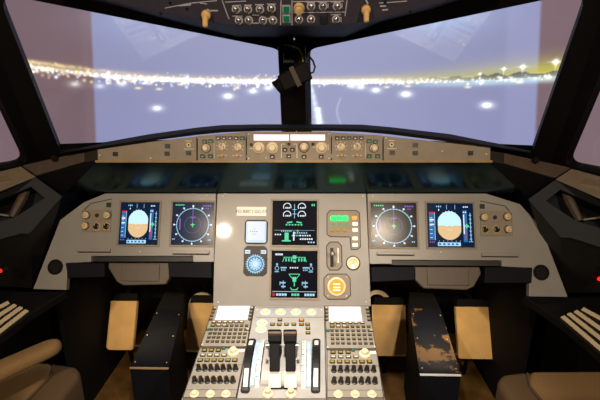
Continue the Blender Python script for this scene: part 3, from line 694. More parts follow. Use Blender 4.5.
d.c('d_deep').rect(.12, .88, .9, .97); d.rect(.7, .46, .84, .5); d.c('d_ltblue').rect(.03, .05, .07, .9); d.rect(.93, .05, .97, .9); d.rect(.1, .05, .9, .09); d.c('d_green').rect(.38, .62, .46, .66); d.c('d_earth').rect(.3, .38, .5, .42); d.c('d_blue').marks(.2, .5, .6, .03, 4)
obj('screen_symbols', d, [M[k] for k in DM], U.t, recalc=False)
U = Unit('radio_compass', 'black octagonal radio compass with glowing pale blue dial under the standby display', 'instrument', MIP, 255.5, 260.5)
obj('case', MB().prism(octo(U.l(243.5, 275.5), U.l(267.5, 246), .012), 0, .006), M['black'], U.t, bev=.001)
c = U.l(255.5, 264); obj('dial', MB().lathe(c, [(.030, .006), (.030, .0065)], 32), M['d_ltblue'], U.t)
d = Draw(c[0]-.04, c[1]-.04, .08, .08, .0067)
d.c('d_bg').arc(.5, .5, .31, .04)
for k in range(12): t = R(30*k); d.c('d_bg' if k < 1 else 'd_bg').ln(.5+.22*math.cos(t), .5+.22*math.sin(t), .5+.3*math.cos(t), .5+.3*math.sin(t), .03)
d.c('d_ltblue').arc(.5, .5, .36, .04)
for k in range(24): t = R(15*k); d.ln(.5+.4*math.cos(t), .5+.4*math.sin(t), .5+.45*math.cos(t), .5+.45*math.sin(t), .04)
d.c('d_white').arc(.5, .5, 0, .12, 0, 360, 16); d.rect(.0, .98, .25, 1.15); d.rect(.75, .98, 1.0, 1.15); d.c('d_blue').marks(.02, 1.04, .24, .05, 3); d.marks(.77, 1.04, .98, .05, 3)
obj('dial_symbols', d, [M[k] for k in DM], U.t, recalc=False)

# landing gear indicator panel, lever, brake gauge and clock
def outline(U, pts, name='groove', w=.003, h=.001):
    m_ = MB(); P = U.q(*pts)
    for i in range(len(P)): m_.line(P[i], P[(i+1) % len(P)], w, 0, h)
    obj(name, m_, M['seam'], U.t)
U = Unit('gear_indicator_panel', 'gear indicator panel with glowing green lights right of the upper system display', 'control panel', MIP, 344, 228)
gp = [(330, 210.5), (356, 210.5), (359.5, 213), (360.5, 247), (357, 249.5), (351, 249.5), (350, 237), (330, 236.5), (327, 234), (327, 214)]
obj('faceplate', MB().prism(U.q(*gp), 0, .002), M['beige2'], U.t, bev=.0008); outline(U, gp, w=.003, h=.0024)
for i in range(3):
    obj('gear_light', MB().cbox(U.l(333.5+5.8*i, 218.5), .020, .017, .002, .006), M['greenlamp'], U.t)
    obj('gear_light', MB().cbox(U.l(333.5+5.8*i, 224), .014, .006, .002, .005), M['greenkey'], U.t)
for u, v, mt in ((354.5, 218, 'amber'), (355, 224, 'whitelamp'), (355, 230, 'whitelamp'), (355, 238.5, 'whitelamp'), (355, 245, 'whitelamp')):
    obj('brake_button', MB().cbox(U.l(u, v), .019, .013, .002, .006), M[mt], U.t, bev=.001)
for u in (332.5, 338.5, 344.5): obj('brake_button', MB().cbox(U.l(u, 230), .016, .012, .002, .006), M['amberkey'], U.t, bev=.001)
U = Unit('gear_lever_unit', 'octagonal gear lever slot with upright black and metal lever', 'lever', MIP, 334, 256)
gp = [(330, 242), (338, 242), (341.5, 246), (342, 266), (338.5, 270), (330, 270), (327, 266), (326.5, 246)]
obj('faceplate', MB().prism(U.q(*gp), 0, .0015), M['beige2'], U.t); outline(U, gp, w=.0035, h=.002)
p0 = U.l(330.2, 267); p1 = U.l(333.4, 248); obj('slot', MB().box(p0[0], p0[1], .0015, p1[0], p1[1], .003), M['slotd'], U.t)
a, b = U.l(331.8, 254); obj('lever', MB().lathe((0, 0), [(.004, 0), (.004, .04), (.008, .042), (.008, .056), (.004, .058)], 14).xf(Matrix.Translation((a, b, .002))), M['metal'], U.t)
p0 = U.l(337.5, 263); p1 = U.l(338.7, 248); obj('scale_mark', MB().box(p0[0], p0[1], .0015, p1[0], p1[1], .0025), M['white'], U.t)
U = Unit('brake_gauge', 'small round cream brake gauge right of the gear lever', 'gauge', MIP, 353, 263)
obj('case', MB().lathe((0, 0), [(.027, 0), (.027, .003), (.024, .004)], 28), M['seam'], U.t)
obj('dial', MB().lathe((0, 0), [(.023, .004), (.023, .0048)], 28), M['cream'], U.t)
m_ = MB(); m_.line((0, 0), (.008, .016), .003, .0052); m_.line((0, 0), (-.012, -.008), .003, .0052); m_.ring((0, 0), .013, .015, .0049, .0055, 24, R(20), R(160)); obj('needle', m_, M['gold'], U.t, recalc=False)
obj('light', MB().lathe((-.002, -.012), [(.007, .0048), (.007, .0055)], 16), M['whitelamp'], U.t)
U = Unit('panel_clock', 'round clock glowing amber in an octagonal bezel below the gear lever', 'clock', MIP, 336.5, 286.5)
gp = [(328, 274), (346, 274), (350, 278), (350.5, 295), (346.5, 299), (328, 299), (324, 295), (324, 278)]
obj('faceplate', MB().prism(U.q(*gp), 0, .0025), M['beige2'], U.t, bev=.0008); outline(U, gp, w=.003, h=.003)
obj('clock_face', MB().lathe((0, 0), [(.034, .0025), (.034, .006), (.031, .007)], 32), M['cream'], U.t)
obj('clock_display', MB().lathe((0, 0), [(.027, .007), (.027, .0075)], 30), M['amber'], U.t)
m_ = MB()
for b_ in (.009, -.003, -.013): m_.cbox((0, b_), .026, .0045, .0075, .008)
obj('clock_digits', m_, M['whitelamp'], U.t)
screws(U, [(328, 277), (346.5, 277), (328, 296), (346.5, 296)], h=.0025)

# ------------------------------------------------------------ folding tables under the outer boards
for side in ('left', 'right'):
    s = side == 'left'
    U = Unit('folding_table', 'folded pull-out table with beige middle and two black flaps under the %s board' % side, 'table', MIP, 139 if s else 449, 268, 'folded tables under the boards')
    def W2(u, v): return U.l(u, v)
    mid = [(108, 263), (169, 263), (171, 275), (165, 284.5), (123, 285.5), (116.5, 282), (108, 268)] if s else [(415, 267), (480, 267), (481.5, 274), (474, 287), (467, 290), (424, 288.5), (415.5, 280)]
    obj('middle_panel', MB().prism(U.q(*mid), -.03, -.002), M['table'], U.t, bev=.004)
    p0 = U.l(*((121, 281) if s else (427.5, 285))); p1 = U.l(*((160, 264) if s else (468, 267.5))); obj('table_leaf', MB().box(p0[0], p0[1], -.005, p1[0], p1[1], .004), M['table'], U.t, bev=.002)
    for q in (((67, 263), (106, 263), (106, 277), (70, 278)), ((169, 262.5), (212, 262.5), (212, 278), (170, 277))) if s else (((371, 267), (414, 267), (414, 280), (371.5, 282)), ((484, 267), (531, 267.5), (530, 283), (483, 283))):
        pp = U.q(*q); obj('flap', MB().prism(pp, -.035, .012), M['navy'], U.t, bev=.003)
    sl = [(91.5, 256.5), (192.5, 256.5), (192.5, 261.5), (91.5, 261.5)] if s else [(392.5, 260.5), (501, 261), (501, 266), (392.5, 265)]
    obj('slot_strip', MB().prism(U.q(*sl), -.03, -.018), M['black'], U.t)

# ------------------------------------------------------------ pedestal
PB = thing('centre_pedestal', 'pale grey pedestal body between the seats', 'pedestal', PF.m)
Lp = lambda u, v: PF.px(u, v)
W0 = abs(PF.px(213, 307.5)[0]); xl = PF.px(213.5, 308)[0]; xr = PF.px(369.5, 308)[0]; xl2 = PF.px(179, 399)[0]; xr2 = PF.px(384.5, 399)[0]
yt = PF.px(290, 307)[1]; ybm = PF.px(290, 399)[1]
sl_ = lambda x, x2, y: x+(x2-x)*(y-yt)/(ybm-yt)
YB = ybm-.35
top = [(xl, yt), (xl2+(xl2-xl)*.3, YB), (xr2+(xr2-xr)*.3, YB), (xr, yt)]
b_ = MB(); up_ = [PF.m @ Vector((p[0], p[1], -.006)) for p in top]; dn_ = [Vector((p.x*.86, p.y, 0.0)) for p in up_]
b_.loft([PF.inv @ p for p in dn_], [PF.inv @ p for p in up_]); obj('body', b_, M['ped'], PB, bev=.004)

def PU(name, label, cat, c, group=None): return Unit(name, label, cat, PF, *c, group=group)
KEY = MB().box(-.0052, -.0042, 0, .0052, .0042, .0045).mesh('key', M['keyc'])
def keyed(m, w=.0052, h=.0042):
    s = MB(); s.box(-w, -h, 0, w, h, .0035); s.k = 1; s.box(-w*.65, -h*.6, .0035, w*.65, h*.6, .0042); return s.mesh('key', [M['keyd'], M[m]])
KEY2 = keyed('keyc'); KEYA = keyed('amberkey', .0075, .0058); KEYG = keyed('greenkey'); KEYW = keyed('cream', .0075, .0045)
def mcdu(side):
    s = side == 'left'
    U = PU('keyboard_display_unit', 'keypad unit with glowing white screen at the top %s of the pedestal' % side, 'keypad', (228, 328) if s else (347, 328), 'keypad units on the pedestal')
    c4 = [(213.8, 307.5), (253.8, 307.5), (246.5, 348), (200.5, 348)] if s else [(324.8, 307.5), (368.5, 307.5), (376, 350), (326.5, 350)]
    P = U.q(*c4)
    obj('case', MB().prism(P, -.006, .006), M['ped2'], U.t, bev=.001); m_ = MB()
    for i in range(4): m_.line(P[i], P[(i+1) % 4], .0022, .0062)
    obj('edge_line', m_, M['seam'], U.t, recalc=False)
    scr4 = [(219, 308.3), (249.8, 308.3), (247.5, 322), (215.5, 322)] if s else [(329, 309), (360, 309), (362, 323.5), (329, 323.5)]
    Q = U.q(*scr4); g = [(p[0]*1.06, p[1]) for p in Q]
    bx0 = min(p[0] for p in Q); bx1 = max(p[0] for p in Q)
    obj('screen_bezel', MB().prism([(p[0]+(-.004 if i in (0, 3) else .004), p[1]+(.003 if i < 2 else -.003)) for i, p in enumerate(Q)], .006, .009), M['ped'], U.t)
    obj('screen', MB().prism(Q, .009, .0095), M['lcd'], U.t)
    # keys laid out in the case outline
    def at2(fx, fy):       # fx, fy 0..1 inside the case outline
        l = Vector(P[0]).lerp(Vector(P[3]), fy); r = Vector(P[1]).lerp(Vector(P[2]), fy); q = l.lerp(r, fx); return q.x, q.y
    for r in range(2):
        for c in range(6): 
            if r == 1 and c > 2: continue
            a, b = at2(.14+.13*c, .44+.08*r); at(U.t, 'key', KEYW if r == 0 or c else KEYA, a, b, .006)
    for r in range(5):
        for c in range(5):
            a, b = at2(.46+.115*c, .53+.093*r); at(U.t, 'key', KEY2, a, b, .006)
    for r in range(4):
        for c in range(3):
            a, b = at2(.13+.105*c, .62+.093*r); at(U.t, 'key', KEY2, a, b, .006)
    for i in range(4):
        for fx in (.04, .955): 
            a, b = at2(fx, .10+.09*i); at(U.t, 'line_key', KEY2, a, b, .006)
    for fx, fy, k in ((.045, .62, KEYG), (.955, .62, KEYW)):
        a, b = at2(fx, fy); at(U.t, 'annunciator', k, a, b, .006)
    screws(U, [(215, 309), (252.5, 309), (202.5, 346), (245.5, 346.5)] if s else [(326, 309), (367.5, 309), (374.5, 348), (327.5, 348.5)], h=.006)
mcdu('left'); mcdu('right')
INDW = MB().cbox((0, 0), .009, .006, 0, .0025).mesh('indicator_window', M['gold'])
TOG = MB(); TOG.lathe((0, 0), [(.0082, 0), (.0082, .003), (.0062, .004), (.0062, .014), (.0052, .018)], 14); TOG = TOG.mesh('volume_knob', M['keyd'])
def radio(side):
    s = side == 'left'
    U = PU('radio_control_panel', 'radio panel with two rows of black knobs at the lower %s of the pedestal' % side, 'control panel', (215, 372) if s else (352, 374), 'radio panels on the pedestal')
    c4 = [(200, 349.5), (246, 349.5), (236, 399), (183, 399)] if s else [(327, 351.5), (376.5, 351.5), (383.5, 399), (327, 399)]
    P = U.q(*c4); obj('faceplate', MB().prism(P, -.006, .005), M['ped2'], U.t, bev=.001)
    m_ = MB()
    for i in range(4): m_.line(P[i], P[(i+1) % 4], .0022, .0052)
    for fy in (.36, .86): m_.line(Vector(P[0]).lerp(Vector(P[3]), fy), Vector(P[1]).lerp(Vector(P[2]), fy), .0014, .0052)
    obj('edge_line', m_, M['seam'], U.t, recalc=False)
    def A2(fx, fy):
        l = Vector(P[0]).lerp(Vector(P[3]), fy); r = Vector(P[1]).lerp(Vector(P[2]), fy); q = l.lerp(r, fx); return q.x, q.y
    for c in range(4):
        if c != 3: a, b = A2(.12+.15*c, .06); at(U.t, 'lit_key', KEYA, a, b, .005)
        a, b = A2(.12+.15*c, .17); at(U.t, 'key', KEYW, a, b, .005)
    for c in range(6): a, b = A2(.10+.145*c, .28); at(U.t, 'lit_key', KEYA, a, b, .005)
    a, b = A2(.14+.3, .035); at(U.t, 'green_key', KEYG, a+.012, b+.004, .005)
    a, b = A2(.75, .10); obj('tuning_knob', MB().lathe((a, b), [(.0165, .005), (.0165, .009), (.011, .011), (.010, .020), (.007, .022)], 22), M['cream'], U.t)
    a, b = A2(.92, .06); obj('annunciator', MB().cbox((a, b), .016, .007, .005, .007), M['whitelamp'], U.t)
    for r in range(2):
        for c in range(7): a, b = A2(.13+.125*c-.0*r, .47+.24*r); at(U.t, 'volume_knob', TOG, a, b, .005)
    for r in range(2):
        for c in range(7): a, b = A2(.13+.125*c, .39+.24*r); at(U.t, 'indicator_window', INDW, a, b, .005)
    for fx in (.2, .5, .8): a, b = A2(fx, .94); obj('dimmer_knob', MB().lathe((a, b), [(.012, .005), (.012, .007), (.008, .009), (.0075, .013)], 18), M['cream'], U.t)
radio('left'); radio('right')
# centre plate with lights and knobs
U = PU('engine_control_plate', 'middle pedestal plate with row of pale knobs and small amber lights', 'control panel', (289, 325))
P = U.q((254.6, 307.5), (324, 307.5), (326, 399), (237, 399), (247, 349)); obj('faceplate', MB().prism(P, -.006, .005), M['ped'], U.t, bev=.001)
m_ = MB()
for q in ((254.6, 308, 247, 349), (324.3, 308, 326, 399), (247, 349, 237, 399), (256, 318.5, 323.5, 318.5), (256, 309, 323, 309)): m_.line(U.l(q[0], q[1]), U.l(q[2], q[3]), .0018, .0053)
obj('edge_line', m_, M['seam'], U.t, recalc=False)
for u, v in ((265.5, 313.5), (280.5, 313.5), (296, 313.5), (311.5, 313.5), (262, 324.5), (261, 331)):
    a, b = U.l(u, v); at(U.t, 'knob', KN_low, a, b, .005); obj('knob_bezel', MB().ring((a, b), .0162, .0192, .005, .0062, 22), M['arcblue'], U.t)
for u, v in ((272.5, 326), (280, 321.5), (279.5, 326), (286.5, 326), (293.8, 326), (301.5, 326), (307.5, 326), (308, 330), (308, 334.5)):
    a, b = U.l(u, v); at(U.t, 'lit_key', KEYA, a, b, .005)
a, b = U.l(301.5, 321.8); o = at(U.t, 'warning_key', keyed('amber', .009, .006), a, b, .005)
screws(U, [(257, 311), (321.5, 311)], h=.005)
m_ = MB(); m_.cbox(U.l(279, 389.5), .045, .008, .005, .008); obj('label_strip', m_, M['slotd'], U.t)
for u in (268, 291): a, b = U.l(u, 396); obj('engine_switch', MB().lathe((a, b), [(.014, .005), (.014, .010), (.008, .013), (.008, .024), (.005, .026)], 18), M['cream'], U.t)
# throttle quadrant with two levers
T_ = PU('throttle_quadrant', 'throttle quadrant with two black thrust levers on pale bases', 'throttle', (281, 372))
hump = MB(); nseg = 14; aa = T_.l(263, 372)[0]; bb = T_.l(301, 372)[0]; y0 = T_.l(281, 388)[1]; y1 = T_.l(281, 344)[1]; ym = (y0+y1)/2; rr = (y1-y0)/2
prf = [(ym-rr*math.cos(math.pi*i/nseg), .005+.030*math.sin(math.pi*i/nseg)) for i in range(nseg+1)]
hump.loft([(aa, y, h) for y, h in prf], [(bb, y, h) for y, h in prf]); obj('quadrant_cover', hump, M['ped'], T_.t)
for sx, nm in ((-1, 0), (1, 1)):
    xa = aa-.016 if sx < 0 else bb+.002
    for k, (off, mt, hh) in enumerate(((0, 'white', .033), (-.014 if sx < 0 else .014, 'arcblue', .026))):
        m_ = MB(); pr = [(ym-rr*1.06*math.cos(math.pi*i/nseg), .005+hh*math.sin(math.pi*i/nseg)) for i in range(nseg+1)]
        m_.loft([(xa+off, y, h) for y, h in pr], [(xa+off+.012, y, h) for y, h in pr]); obj('scale_arc', m_, M[mt], T_.t)
    m_ = MB()
    for i in range(3, 12):
        th = math.pi*i/nseg; y = ym-rr*1.06*math.cos(th); h = .005+.0335*math.sin(th); m_.box(xa+.001, y-.0015, h-.001, xa+.008, y+.0015, h+.0005)
    obj('scale_marks', m_, M['greenkey'], T_.t)
for uc, ub in ((274.5, 274.5), (290, 290.5)):
    dy = .0
    base = T_.w(PF.hit(ub, 381)); 
    # pale foot, black arm leaning forward, wide black grip
    foot0 = T_.l(ub-6.5, 388); foot1 = T_.l(ub+6.5, 371)
    def P3(u, v, h):      # seen at (u, v), h above the pedestal top
        d = ray(u, v); o_ = T_.fr.o+T_.fr.N*h; t = (o_-CAM).dot(T_.fr.N)/d.dot(T_.fr.N); return T_.w(CAM+d*t)
    f = MB().loft([P3(ub-6.3, 388, .012), P3(ub+6.3, 388, .012), P3(ub+6.3, 371, .05), P3(ub-6.3, 371, .05)], [P3(ub-6.3, 388, .012)-Vector((0, -.02, .008)), P3(ub+6.3, 388, .012)-Vector((0, -.02, .008)), P3(ub+6.3, 371, .05)-Vector((0, -.02, .03)), P3(ub-6.3, 371, .05)-Vector((0, -.02, .03))])
    obj('lever_foot', f, M['white'], T_.t, bev=.002)
    q = [P3(ub-5, 372, .052), P3(ub+5, 372, .052), P3(uc+5, 340, .095), P3(uc-5, 340, .095)]
    arm = MB().loft(q, [p+Vector((0, .022, -.012)) for p in q]); armo = obj('lever_arm', arm, M['matt'], T_.t, bev=.002)
    q = [P3(uc-6.5, 341.5, .100), P3(uc+6.5, 341.5, .100), P3(uc+6.8, 329, .112), P3(uc-6.8, 329, .112)]
    gr = MB().loft(q, [p+Vector((0, .02, -.03)) for p in q]); obj('lever_grip', gr, M['matt'], armo, bev=.004, seg=3)
    q = [P3(uc-6.2, 333.5, .113), P3(uc+6.2, 333.5, .113), P3(uc+6.2, 331.5, .115), P3(uc-6.2, 331.5, .115)]
    st_ = MB().loft(q, [p+Vector((0, .0, -.012)) for p in q]); obj('grip_ridge', st_, M['brown'], armo)
    obj('lever_button', MB().tube([P3(uc+(6 if uc > 280 else -6), 346, .095), P3(uc+(8.5 if uc > 280 else -8.5), 346, .095)], .007, 12), M['metal'], armo)
# trim wheels in their slots
for (ua, va), (ub, vb), sd in (((252.3, 341), (245, 394), 'left'), ((316.5, 341), (315.5, 394), 'right')):
    U = PU('trim_wheel', 'black trim wheel with white rim marks in a slot %s of the thrust levers' % sd, 'trim wheel', ((ua+ub)/2, 367), 'trim wheels')
    a0 = U.l(ua, va); a1 = U.l(ub, vb); L_ = a0[1]-a1[1]; mid = (a0[1]+a1[1])/2; xm = (a0[0]+a1[0])/2; hw = .0095
    sb = MB(); sb.prism(rounded([(a0[0]-.0125, a0[1]+.004), (a0[0]+.0125, a0[1]+.004), (a1[0]+.0125, a1[1]-.003), (a1[0]-.0125, a1[1]-.003)], [.010]*4), .005, .0062); obj('slot', sb, M['slotd'], U.t)
    rad = .17; cz = -math.sqrt(rad*rad-(L_/2-.004)**2)+.0062; al = math.asin((L_/2-.004)/rad)
    def wheel(r0, r1, t0, t1, x0, x1, n=16):
        m_ = MB(); 
        A = [(mid+r*math.sin(t), cz+r*math.cos(t)) for r, ts in ((r1, [t0+(t1-t0)*i/n for i in range(n+1)]), (r0, [t1-(t1-t0)*i/n for i in range(n+1)])) for t in ts]
        fx = lambda y: a1[0]+(a0[0]-a1[0])*(y-a1[1])/L_
        return m_.loft([(fx(y)+x0, y, max(z, .0064)) for y, z in A], [(fx(y)+x1, y, max(z, .0064)) for y, z in A])
    obj('wheel_rim', wheel(rad-.02, rad, -al, al, -hw, hw), M['black'], U.t, bev=.0015)
    obj('rim_mark', wheel(rad-.004, rad+.0012, -al*.90, -al*.42, -hw*.6, hw*.6), M['white'], U.t)
    obj('rim_mark', wheel(rad-.004, rad+.0012, al*.52, al*.90, -hw*.6, hw*.6), M['white'], U.t)

# ------------------------------------------------------------ rudder pedals and their housings
PT = R(28)
for c, wpx, (v0, v1), y, lab in ((122, 31, (301, 350), 1.80, 'outer tan rudder pedal on the left side'), (200.5, 30, (303, 352), 1.80, 'inner tan rudder pedal on the left side, beside the pedestal'),
                     (389, 32, (305, 356), 1.80, 'inner tan rudder pedal on the right side, beside the pedestal'), (474.5, 32, (307, 359), 1.80, 'outer tan rudder pedal on the right side')):
    fr = Frame(pw(c, (v0+v1)/2, y), (1, 0, 0), (0, math.sin(PT), math.cos(PT)))
    U = Unit('rudder_pedal', lab, 'pedal', fr, c, (v0+v1)/2, 'tan rudder pedals')
    a0, b0 = U.l(c-wpx/2, v1); a1, b1 = U.l(c+wpx/2, v0)
    pl = rounded([(a0, b0), (a1, b0), (a1, b1), (a0, b1)], [.014, .014, .004, .004], 4)
    plo = obj('pedal_plate', MB().prism(pl, -.02, 0), M['gold'], U.t, bev=.003)
    obj('side_flange', MB().box(a0, b0+.012, 0, a0+.003, b1-.002, .006), M['goldedge'], plo); obj('side_flange', MB().box(a1-.003, b0+.012, 0, a1, b1-.002, .006), M['goldedge'], plo)
    fl_ = U.w((fr.hit(c, v1).x, fr.hit(c, v1).y+.10, 0)); obj('support_arm', MB().tube([((a0+a1)/2, (b0+b1)/2, -.02), fl_], .010), M['matt'], U.t)
    obj('toe_bracket', MB().prism([(a0+.006, b1), (a1-.002, b1), (a1-.004, b1+.038), (a0+.014, b1+.038)], -.02, .002), M['matt'], plo, bev=.002)
    zb = U.fr.o.z; 
    obj('hanger_rod', MB().tube([((a0+a1)/2, b1+.03, -.02), ((a0+a1)/2, b1+.12, -.10)], .012), M['matt'], U.t)
    sgn = 1 if c in (122, 389) else -1
    xo = a1 if sgn > 0 else a0
    obj('pivot_bar', MB().tube([(xo-.01*sgn, b0+.02, -.011), (xo+.035*sgn, b0+.02, -.011)], .008), M['metal'], U.t)
for x, sd, mt, xs in ((-.553, 'left', 'navy', 0), (.563, 'right', 'worn', 0)):
    s = sd == 'left'
    t = thing('pedal_housing', ('plain dark navy pedal housing with slanted lid between the left pedals' if s else 'navy pedal housing with worn brown patches between the right pedals'), 'housing', Matrix.Translation((x, 1.5, 0)), 'pedal housings')
    iv = t.matrix_world.inverted()
    fl = pw(129.5 if s else 420, 367 if s else 374, 1.363); frr = pw(168.5 if s else 461, 369 if s else 375.5, 1.363)
    bl = pw(157 if s else 410, 308, 1.74); brr = pw(182 if s else 441, 310, 1.74)
    q = [fl, frr, brr, bl]; 
    fl.z = frr.z = (fl.z+frr.z)/2
    ql = [Vector((p.x, p.y, 0)) for p in q]
    obj('housing_body', MB().loft([iv @ p for p in ql], [iv @ (p-Vector((0, 0, .004))) for p in q]), M['navy'], t, bev=.003)
    obj('slanted_lid', MB().loft([iv @ (p-Vector((0, 0, .004))) for p in q], [iv @ p for p in q]), M[mt], t)
    bk = [bl, brr, brr+Vector((-.012, .09, .035)), bl+Vector((.012, .09, .035))]
    obj('rear_cap', MB().loft([iv @ (p-Vector((0, 0, .12))) for p in bk], [iv @ p for p in bk]), M['matt'], t)
    obj('front_edge_strip', MB().loft([iv @ (fl+Vector((0, -.003, -.004))), iv @ (frr+Vector((0, -.003, -.004))), iv @ (frr+Vector((0, -.003, .0))), iv @ (fl+Vector((0, -.003, .0)))],
        [iv @ (fl+Vector((0, .008, -.004))), iv @ (frr+Vector((0, .008, -.004))), iv @ (frr+Vector((0, .004, .001))), iv @ (fl+Vector((0, .004, .001)))]), M['lip' if s else 'white'], t)
    rvm_ = MB().lathe((0, 0), [(.003, 0), (.002, .002)], 8).mesh('rivet', M['gold'])
    for f_, g_ in ((.08, .08), (.92, .08), (.08, .5), (.92, .5), (.08, .9), (.92, .9)):
        p = fl.lerp(frr, f_).lerp(bl.lerp(brr, f_), g_); p = iv @ p; at(t, 'rivet', rvm_, p.x, p.y, p.z)
# foot hoops behind the pedestal
for u, v, sd in ((202, 305, 'left'), (377, 303, 'right')):
    c = pw(u, v, 1.87); fr = Frame(c, (1, 0, 0), (0, .3, 1)); t = thing('foot_hoop', 'cream half round hoop under the panel, %s of the pedestal' % sd, 'hoop', fr.m, 'cream hoops beside the pedestal')
    obj('hoop', MB().ring((0, 0), .045, .065, -.006, .006, 24, R(0), R(180)), M['cream'], t)
    obj('bracket', MB().loft([fr.inv @ Vector((c.x+dx, c.y+dy, c.z-.0)) for dx, dy in ((-.065, .035), (.065, .035), (.065, .05), (-.065, .05))], [fr.inv @ Vector((c.x+dx, c.y+dy, 0)) for dx, dy in ((-.065, .035), (.065, .035), (.065, .05), (-.065, .05))]), M['matt'], t)

# ------------------------------------------------------------ side panels (left built, right mirrored)
def mirrorx(P, s): return [Vector((p.x*s, p.y, p.z)) for p in P]
for s, side in ((1, 'left'), (-1, 'right')):
    J = lambda *a: mirrorx([pw(*q) for q in a], s)
    def slab(P, th=.015):
        n = (P[1]-P[0]).cross(P[-1]-P[0]).normalized(); c = sum(P, Vector())/len(P)
        if n.dot(c-CAM) < 0: n = -n
        return MB().loft(P, [p+n*th for p in P])
    # glareshield end
    t = thing('brown_side_board', 'dark brown board joining the glareshield to the %s side window' % side, 'panel', Matrix.Translation((-1.0*s if 0 else -s*1.0, 1.5, 1.1)), 'brown boards at the glareshield ends')
    iv = t.matrix_world.inverted()
    b1_ = slab(J((21, 165.5, 1.53), (84, 151.5, 1.49), (84, 161.8, 1.48), (36, 175.5, 1.50))); b1_.xf(iv); obj('board', b1_, M['brown'], t, bev=.002)
    b2_ = slab(J((84.3, 151.5, 1.49), (97, 149.5, 1.47), (97, 162, 1.46), (84.3, 161.8, 1.48))); b2_.xf(iv); obj('end_strip', b2_, M['slate'] if 0 else M['seam'], t)
    kn = pw(55, 158, 1.495); kn.x *= s; kk = MB().lathe((0, 0), [(.010, 0), (.012, .008), (.008, .014)], 14); kk.xf(iv @ Matrix.Translation(kn) @ Matrix.Rotation(R(90), 4, 'X')); obj('knob', kk, M['matt'], t)
    kn = pw(19, 164.5, 1.50)
    # sill
    sl = slab(J((-75, 190, 1.22), (21, 166.3, 1.52), (36, 176.8, 1.49), (-75, 222, 1.17)))
    o = obj('window_sill', sl, M['sill'], bev=.002); tag(o, 'beige sill under the %s side window' % side, 'sill', 'beige side window sills')
    # slate console with stick recess
    a_ = pw(36, 177.5, 1.49); b__ = pw(62, 196.5, 1.50); c_ = pw(30, 233, 1.42)
    fr = plane3(a_, b__, c_); 
    outer = [fr.px(*p) for p in ((36, 177.5), (62, 196.5), (30, 233), (-70, 262), (-70, 220))]
    inner = [fr.px(*p) for p in ((31, 186.5), (45, 198), (15, 217.5), (-50, 236), (-50, 221))]
    away = 1 if fr.N.dot(a_-CAM) > 0 else -1
    t = thing('side_console', 'slate grey side console with recess beside the %s end of the instrument panel' % side, 'console', Matrix.Translation((-s*1.0, 1.45, .95)), 'slate side consoles')
    iv = t.matrix_world.inverted()
    o = holed('frame', fr, outer, inner, .012*away, M['slate'], s < 0); o.data.transform(iv); o.parent = t
    ip = [fr.m @ Vector((p[0], p[1], .0125*away)) for p in inner]; ip2 = [p+Vector((-.015, .06, -.03)) for p in ip]
    rc = MB(); n = len(ip); P = mirrorx(ip+ip2, s); rc.add(P, [(i, (i+1) % n, n+(i+1) % n, n+i) for i in range(n)]+[tuple(range(n, 2*n))]); rc.xf(iv); o = obj('recess', rc, M['navy'], t); 
    sd_ = o.modifiers.new('s', 'SOLIDIFY'); sd_.thickness = .003
    stt = mirrorx([pw(27, 190, 1.50), pw(12, 217, 1.43)], s)
    o = obj('control_handle', MB().tube([stt[0], stt[0].lerp(stt[1], .3), stt[0].lerp(stt[1], .7), stt[1]], [.012, .017, .015, .012], 8).xf(iv), M['brown'], t)
    stt = mirrorx([pw(10, 216, 1.45), pw(-30, 210, 1.40)], s); obj('armrest_edge', MB().tube(stt, .004, 8).xf(iv), M['sill'], t)
    lowp = slab(J((62, 197, 1.502), (30, 233.5, 1.42), (-70, 263, 1.20), (-70, 283, 1.22), (33, 288, 1.50))); lowp.xf(iv); obj('lower_cover', lowp, M['black'], t)
    rvm = MB()
    for u, v in ((61, 202), (49, 214), (35, 229)):
        p = pw(u, v, 1.45 if v > 205 else 1.48); p.x *= s
    # vent console
    t = thing('vent_console', 'low black console with cream slatted vent beside the %s seat' % side, 'console', Matrix.Translation((-s*1.0, 1.3, .65)), 'slatted vent consoles'); iv = t.matrix_world.inverted()
    J2 = J((66, 291.5, 1.43), (38, 309, 1.33), (-20, 352, 1.17), (-110, 352, 1.17), (-110, 297, 1.43)); zz = J2[0].z
    vf = plane3(pw(66, 291.5, 1.43), pw(-20, 292, 1.43), pw(30, 314, 1.32))
    outl = [vf.hit(*p) for p in ((66, 291.5), (30, 314), (-28, 358), (-130, 358), (-130, 292))]; outl = mirrorx(outl, s)
    vv = slab(outl, .03); vv.xf(iv); obj('console_top', vv, M['black'], t, bev=.002)
    for k, (p0, p1) in enumerate((((9.5, 303), (-40, 328)), ((16, 305.5), (-40, 342)), ((22, 308), (-40, 353)), ((27.5, 311), (-30, 356)))):
        q0 = vf.hit(*p0); q1 = vf.hit(*p1); nn = vf.N if vf.N.dot(CAM-q0) > 0 else -vf.N
        dr = (q1-q0).normalized(); sdv = dr.cross(nn)*.009
        P = mirrorx([q0-sdv, q0+sdv, q1+sdv, q1-sdv], s); nn2 = mirrorx([nn], s)[0]
        sl = MB().loft([p+nn2*.001 for p in P], [p+nn2*.007 for p in P]); sl.xf(iv); obj('vent_slat', sl, M['cream'], t, bev=.0015)
# small red lamps
for u, v, sd in ((0.5, 270.5, 'left'), (599, 278.5, 'right')):
    p = pw(u, v, 1.33); fr = Frame(p, (1, 0, 0), (0, 0, 1)); t = thing('indicator_lamp', 'tiny glowing red lamp on the dark %s side wall' % sd, 'lamp', fr.m, 'red side lamps')
    obj('lens', MB().lathe((0, 0), [(.007, 0), (.006, .005), (.003, .007)], 14), M['redlamp'], t); obj('housing', MB().ring((0, 0), .0072, .012, -.02, .002, 16), M['black'], t)

